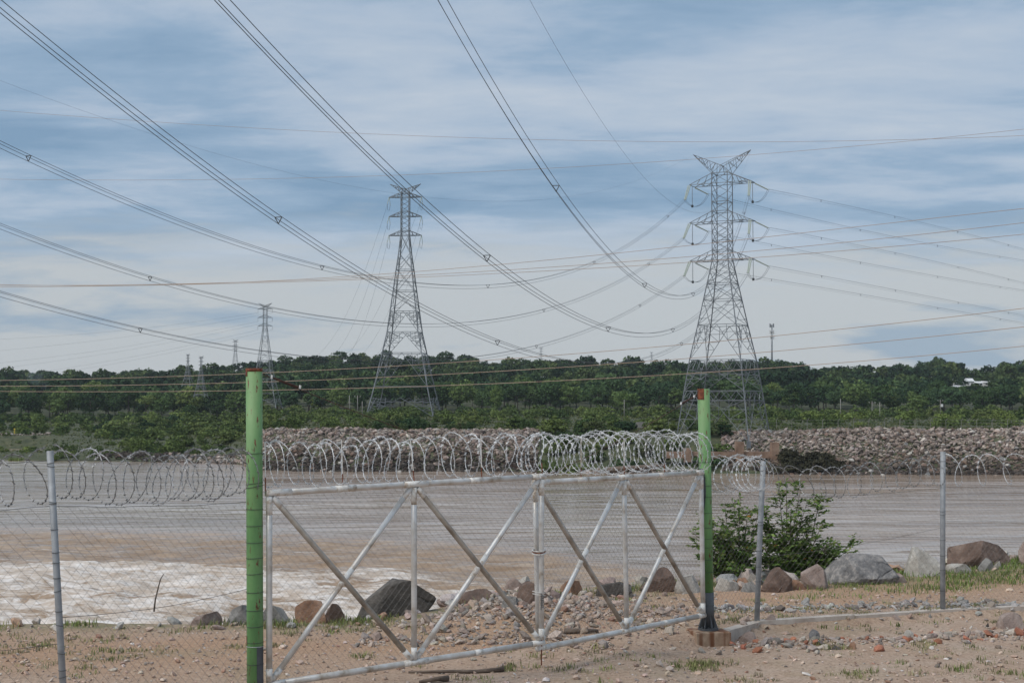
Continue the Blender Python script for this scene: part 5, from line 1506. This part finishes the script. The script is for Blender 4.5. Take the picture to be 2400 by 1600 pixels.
for tx_, os_ in rows.items():
    if len(os_) > 1: number_left_to_right(os_, tx_)
# the rest of the wood as one mass
Vs, Qs, Ts = [], [], []; off = 0
palT = np.array([(.024, .044, .024), (.040, .070, .035), (.060, .094, .038), (.080, .112, .046), (.11, .145, .055)])
for (x, y, k, s, px_) in back:
    V2, Q2 = TREES[int(k)][2], TREES[int(k)][3]
    a = tr.random() * 6.28; ca, sa = math.cos(a), math.sin(a)
    W_ = np.stack([V2[:, 0] * ca - V2[:, 1] * sa, V2[:, 0] * sa + V2[:, 1] * ca, V2[:, 2]], -1) * s + np.array([x, y, gz(x, y)])
    Vs.append(W_); Qs.append(Q2 + off); off += len(W_)
    if y < 700: c_k = 1.25
    else: c_k = 1.0
    c = c_k * palT[tr.choice(5, p=[.24, .28, .24, .16, .08])] * tr.uniform(.85, 1.15)
    Ts.append(np.repeat(c[None], len(W_), 0))
fme = make_mesh('forest', np.vstack(Vs), np.vstack(Qs), None, False, [M['leaf_attr']], {'tint': np.vstack(Ts)})
tag(link('forest', fme), 'dense dark green forest covering the hill across the river', 'forest', kind='stuff')

def on_far(px_, py_, D): return colx(px_, D), D
# single trees that stand out
def lone(px_, D, k, s, zs, label, name='lone_tree', mat=None):
    x = colx(px_, D)
    o = place_tree(x, D, k, s, 1.0, label, None, zs, name)
    return o
lone(1163, 470, 2, .42, 2.0, 'narrow dark columnar tree standing before the forest near the centre', 'columnar_tree')
lone(446, 555, 3, .72, .9, 'bright green round tree at the forest edge left of the green post')
lone(1468, 520, 4, .95, .85, 'broad light green tree at the forest edge left of the tall pylon')
lone(2150, 520, 5, .8, .8, 'broad mid green tree in front of the forest at the right')
lone(905, 985, 1, 1.25, 1.1, 'large dome shaped tree on the skyline beside the middle pylon', 'skyline_tree')
lone(1085, 990, 0, 1.1, 1.05, 'domed tree on the skyline right of the middle pylon', 'skyline_tree')
lone(1388, 985, 2, .85, 1.25, 'small round crowned tree on the skyline, left one of two', 'skyline_tree')
lone(1458, 985, 3, .85, 1.2, 'small round crowned tree on the skyline, right one of two', 'skyline_tree')
lone(1828, 990, 4, 1.0, 1.15, 'dark round tree on the skyline at the foot of the phone mast', 'skyline_tree')
lone(2360, 780, 6, 1.35, 1.25, 'big dark tree on the skyline right of the white houses', 'skyline_tree')
lone(2195, 960, 1, 1.15, 1.25, 'big dark tree on the skyline left of the white houses', 'skyline_tree')

# shrubs on the far shore
shrub_rows = {}
def shrub(px_, D, s, mat, label, group, name='shore_shrub', zs=1.0, dz=0.0):
    x = colx(px_, D)
    me = SH_ME[mat][tr.integers(6)]
    o = bpy.data.objects.new(name, me)
    o.location = (x, D, gz(x, D) - .15 + dz); o.scale = (s, s, s * zs); o.rotation_euler = (0, 0, tr.random() * 6.28)
    COL.objects.link(o)
    shrub_rows.setdefault(label, []).append(o)
    return tag(o, label, 'shrub', group)
for _ in range(56):       # olive mound right of the backwater up to the stone bank
    px_ = tr.uniform(250, 640); D = tr.uniform(306, 470) if px_ < 560 else tr.uniform(290, 470)
    shrub(px_, D, tr.uniform(.9, 1.9) * (D / 340), 'leaf_shrub', 'olive green shrub on the mound left of the stone bank', 'olive shrubs on the left mound')
for _ in range(46):
    px_ = tr.uniform(600, 1270); D = tr.uniform(285, 520)
    shrub(px_, D, tr.uniform(.9, 1.7) * (D / 380), 'leaf_shrub', 'olive green shrub behind the stone bank left of centre', 'shrubs behind the left stone bank')
for _ in range(24):
    px_ = tr.uniform(880, 1300); D = tr.uniform(278, 300)
    shrub(px_, D, tr.uniform(.7, 1.2), 'leaf_tree', 'dark green low shrub along the crest of the left stone bank', 'dark shrubs on the stone bank crest')
for _ in range(46):
    px_ = tr.uniform(1268, 1700); s_ = tr.uniform(0, 30) ** 1.0; D = 243 + s_
    shrub(px_, D, tr.uniform(.8, 1.5), 'leaf_tree' if tr.random() < .5 else 'leaf_shrub', 'green shrub on the far shore behind the right gate leaf', 'shrubs between the two stone banks')
for _ in range(20):
    px_ = tr.uniform(1280, 1720); D = tr.uniform(290, 520)
    shrub(px_, D, tr.uniform(1.0, 1.9) * (D / 380), 'leaf_shrub', 'olive shrub at the foot of the forest near the tall pylon', 'shrubs at the foot of the forest')
for _ in range(20):
    px_ = tr.uniform(1826, 1945); D = 238 + tr.uniform(1, 11)
    shrub(px_, D, tr.uniform(.8, 1.3), 'leaf_dry', 'dark shrub growing on the stone bank right of the foundation', 'dark shrubs right of the foundation')
for _ in range(50):
    px_ = tr.uniform(1720, 2450); D = tr.uniform(300, 540)
    lime = px_ > 1880 and D < 420 and tr.random() < .8
    shrub(px_, D, tr.uniform(.9, 1.8) * (D / 380), 'leaf_lime' if lime else 'leaf_shrub', 'bright lime green shrub on the flat behind the right stone bank' if lime else 'olive shrub on the flat behind the right stone bank', 'lime shrubs at the right' if lime else 'olive shrubs at the right')
for _ in range(14):
    px_ = tr.uniform(-20, 260); D = tr.uniform(296, 330)
    shrub(px_, D, tr.uniform(.5, 1.0), 'leaf_lime' if tr.random() < .5 else 'leaf_shrub', 'low green shrub at the waterline on the far left', 'low shrubs at the left waterline')
for _ in range(22):
    px_ = tr.uniform(-20, 420); D = tr.uniform(425, 560)
    shrub(px_, D, tr.uniform(1.2, 2.2), 'leaf_tree' if tr.random() < .6 else 'leaf_lime', 'rounded shrub below the forest at the left', 'rounded shrubs at the left')
for tx_, os_ in shrub_rows.items():
    if len(os_) > 1: number_left_to_right(os_, tx_)
# the many smaller shrubs between them as one mass
Vs, Qs, Ts = [], [], []; off = 0
for _ in range(620):
    px_ = tr.uniform(-60, 2460) if tr.random() < .7 else tr.uniform(-60, 620); D = tr.uniform(300, 566) if tr.random() < .62 else tr.uniform(535, 580)
    x = colx(px_, D); sd = D - float(shore(np.array([x]), np.array([D]))[0]); z0 = gz(x, D)
    if z0 < WATER_Z + .4 or (sd < 30 and px_ > 590) or sd < 6: continue
    V2, Q2, _, _ = SHRUBS[tr.integers(6)]
    keep_ = tr.permutation(len(Q2))[:int(len(Q2) * .38)]; V2 = V2.reshape(-1, 4, 3)[keep_]; cen_ = V2.mean(1, keepdims=True); V2 = (cen_ + (V2 - cen_) * 1.5).reshape(-1, 3); Q2 = np.arange(len(V2)).reshape(-1, 4)
    s_ = tr.uniform(.6, 1.5) * D / 400 * (.6 if px_ < 240 and D < 420 else 1)
    Vs.append(V2 * s_ + np.array([x, D, z0 - .2])); Qs.append(Q2 + off); off += len(V2)
    c = np.array([(.085, .12, .042), (.11, .15, .05), (.065, .10, .038), (.145, .19, .06)])[tr.choice(4, p=[.35, .3, .25, .1])] * tr.uniform(.85, 1.15)
    Ts.append(np.repeat(c[None], len(V2), 0))
me = make_mesh('undergrowth', np.vstack(Vs), np.vstack(Qs), None, False, [M['leaf_attr']], {'tint': np.vstack(Ts)})
tag(link('undergrowth', me), 'low green undergrowth between the far shore and the forest', 'undergrowth', kind='stuff')
# grassy cover of the far flats
n = 26000
gpx = tr.uniform(-60, 2460, n); gD = tr.uniform(262, 560, n)
x = (gpx - 1200) / FPX * gD; sdist = gD - shore(x, gD); z = ground_z(x, gD)
k = (z > WATER_Z + .25) & ((sdist > 26) | (gpx < 590) | ((gpx > 1262) & (gpx < 1690) & (sdist > 2)))
pts = np.stack([x, gD, z], -1)[k]
V, Q = leaf_cards(pts + np.array([0, 0, .25]), np.tile(np.array([[0, -.7, .7]]), (len(pts), 1)), .32, tr)
me = make_mesh('shore_grass', V, Q, None, False, [M['grass']], {'tint': np.repeat(tints(len(pts), [(.05, .066, .026), (.075, .09, .034), (.115, .115, .055)], [.4, .4, .2]), 4, 0)})
tag(link('shore_grass', me), 'rough grass covering the flat land on the far shore', 'grass', kind='stuff')

# ------------------------------------------------------------------ small far things
def pole(px_, ytop, ybot, D, label, group='utility poles on the far shore', arm=True, box=False, r=.105):
    b_ = P(px_, ybot, D); b_[2] = min(b_[2], gz(b_[0], D)); t_ = P(px_, ytop, D)
    t = thing('utility_pole', b_, label, 'pole', group)
    MB().tube([b_ - (0, 0, .4), t_], [r * 1.25, r], 8).build('shaft', M['pole'], t, smooth=True)
    if arm:
        m = MB().beams([(t_ + (-1.0, 0, -.5), t_ + (1.0, 0, -.5))], .07)
        m.build('cross_bar', M['wood'], t)
        for q in (-.9, 0, .9): MB().tube([t_ + (q, 0, -.45), t_ + (q, 0, -.15)], .07, 6).build('pin_insulator', M['white_paint'], t)
    if box:
        MB().bbox(t_ + (.15, -.35, -2.6), t_ + (.85, .35, -1.6)).build('transformer', M['white_paint'], t)
    return t
hA = pole(819, 926, 980, 455, 'left pole of the H frame left of the middle pylon', arm=False)
pole(838, 926, 980, 455, 'right pole of the H frame left of the middle pylon', arm=True)
pole(849, 940, 984, 440, 'short single pole beside the H frame', arm=False)
pole(1463, 936, 990, 430, 'slim bare pole before the forest right of centre', arm=False)
pole(1970, 934, 985, 420, 'slim pole in front of the forest right of the tall pylon', arm=False)
pole(2044, 940, 990, 420, 'pole with cross bar right of the tall pylon', arm=True)
pole(2062, 942, 990, 420, 'bare pole close to the pole with cross bar', arm=False)
pole(2204, 936, 972, 500, 'pole carrying a white transformer box near the right edge', arm=True, box=True)
mk = thing('marker_post', ground_pt(38, 430), 'small yellow marker post at the far left shore', 'marker')
b_ = OFF[mk.name]
MB().tube([b_, b_ + (0, 0, 1.6)], .22, 8).build('post', M['yellow'], mk); MB().tube([b_ + (0, 0, 1.6), b_ + (0, 0, 1.9)], [.34, .2], 8).build('head', M['yellow'], mk)
# perimeter fence on the bank crest
pf = thing('perimeter_fence', P(2100, 1000, 275), 'white post perimeter fence along the crest of the right stone bank', 'fence')
fp = []
for k in range(26):
    px_ = 1530 + 36 * k; D = 276 + 3 * math.sin(k)
    b_ = ground_pt(px_, D); fp.append(b_ + (0, 0, 2.1))
    MB().tube([b_ - (0, 0, .3), b_ + (0, 0, 1.9), b_ + (.35, -.1, 2.35)], .05, 5).build('fence_post', M['pole'], pf)
fp = np.array(fp)
for h in (-.1, -.7, -1.3): MB().tube(fp + (0, 0, h), .018, 3, cap=False).build('fence_wire', M['pole'], pf)
# low white wall section left of the tall pylon
lw = thing('low_white_wall', P(1530, 992, 300), 'low white wall piece at the foot of the shrubs left of the tall pylon', 'wall')
MB().bbox(P(1490, 992, 300) + (0, 0, -1), P(1560, 988.5, 300.4)).build('wall', M['pole'], lw)
# phone mast
mb_ = P(1809, 862, 1004.); mt2 = P(1809, 760, 1004.)
ms = thing('phone_mast', mb_, 'slim phone mast with antennas on the skyline right of the tall pylon', 'mast')
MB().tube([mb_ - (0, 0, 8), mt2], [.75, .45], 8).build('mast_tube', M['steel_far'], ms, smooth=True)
for zf in (.97, .82, .70):
    c = lerp(mb_, mt2, zf)
    MB().tube([c, c + (0, 0, .25)], 1.3, 8).build('platform', M['steel_far'], ms)
    for a in range(4 if zf > .75 else 2):
        an = a * 1.57 + .4; q = c + np.array([math.cos(an) * 1.7, math.sin(an) * 1.7, 0])
        MB().bbox(q + (-.22, -.2, -1.3), q + (.22, .2, 1.5)).build('antenna', M['house_wall'] if zf < .9 else M['steel_far'], ms)
# white houses in the gap of the trees
for q, (px0, px1, py0, py1, D, lb_) in enumerate([(2234, 2266, 902, 912, 815, 'leftmost low white house between the trees'), (2262, 2284, 886, 902, 835, 'white house with the highest gable between the trees'), (2240, 2262, 896, 906, 828, 'small white house behind the leftmost one'),
                                                  (2286, 2304, 893, 903, 840, 'small white house right of the highest gable'), (2304, 2328, 892, 902, 845, 'rightmost white house with a pale flat roof')]):
    a = P(px0, py1, D); b_ = P(px1, py0, D)
    h = thing('white_house', (a[0], D, a[2]), lb_, 'house', 'white houses on the hill')
    eave = lerp(a, b_, .55)[2]; d2 = D + 7
    MB().bbox((a[0] + .3, D, a[2] - 6), (b_[0] - .3, d2, eave)).build('wall', M['house_wall'], h)
    xm = (a[0] + b_[0]) / 2
    V = [(a[0], D - .5, eave), (b_[0], D - .5, eave), (b_[0], d2 + .5, eave), (a[0], d2 + .5, eave), (a[0], (D + d2) / 2, b_[2]), (b_[0], (D + d2) / 2, b_[2])]
    MB().add(V, [(0, 1, 5, 4), (2, 3, 4, 5)], [(3, 0, 4), (1, 2, 5)]).build('roof', M['house_roof'], h)
    for f_ in (.25, .65):
        xw = a[0] + (b_[0] - a[0]) * f_
        MB().bbox((xw, D - .06, a[2] + .2), (xw + .9, D + .02, a[2] + 1.2)).build('window', M['pane'], h)
# thin blue smoke over the left trees
def smoke():
    m = bpy.data.materials.new('smoke'); m.use_nodes = True; t = m.node_tree; t.nodes.clear()
    v = N(t, 'ShaderNodeVolumePrincipled'); v.inputs['Color'].default_value = (.72, .84, .95, 1); co = N(t, 'ShaderNodeTexCoord').outputs['Object']
    L(t, ramp(t, noise(t, co, .35, 3), [(.35, (0, 0, 0)), (.7, (.035, .035, .035))]), v.inputs['Density'])
    v.inputs['Anisotropy'].default_value = .2
    o = N(t, 'ShaderNodeOutputMaterial'); L(t, v.outputs[0], o.inputs['Volume'])
    a, b_ = P(104, 914, 566.), P(78, 872, 566.)
    u = np.linspace(0, 1, 12)
    pts = a[None] * (1 - u)[:, None] + b_[None] * u[:, None]; pts[:, 0] += np.sin(u * 5) * .8
    o = MB().tube(pts, .8 + 3.4 * u ** .8 * (1 - .35 * (u > .9)), 10).build('smoke_plume', m, None, base=a, smooth=True)
    tag(o, 'thin bluish smoke rising from the forest at the far left', 'smoke', kind='stuff')
smoke()

# ------------------------------------------------------------------ humid air over the river
def haze():
    m = bpy.data.materials.new('haze'); m.use_nodes = True; t = m.node_tree; t.nodes.clear()
    v = N(t, 'ShaderNodeVolumePrincipled'); v.inputs['Color'].default_value = (.86, .93, 1.0, 1); v.inputs['Density'].default_value = .00007
    o = N(t, 'ShaderNodeOutputMaterial'); L(t, v.outputs[0], o.inputs['Volume'])
    tag(MB().bbox((-2300, -70, -40), (2300, 2600, 130)).build('haze', m, None), 'thin pale haze in the air over the river and forest', 'haze', kind='stuff')
haze()
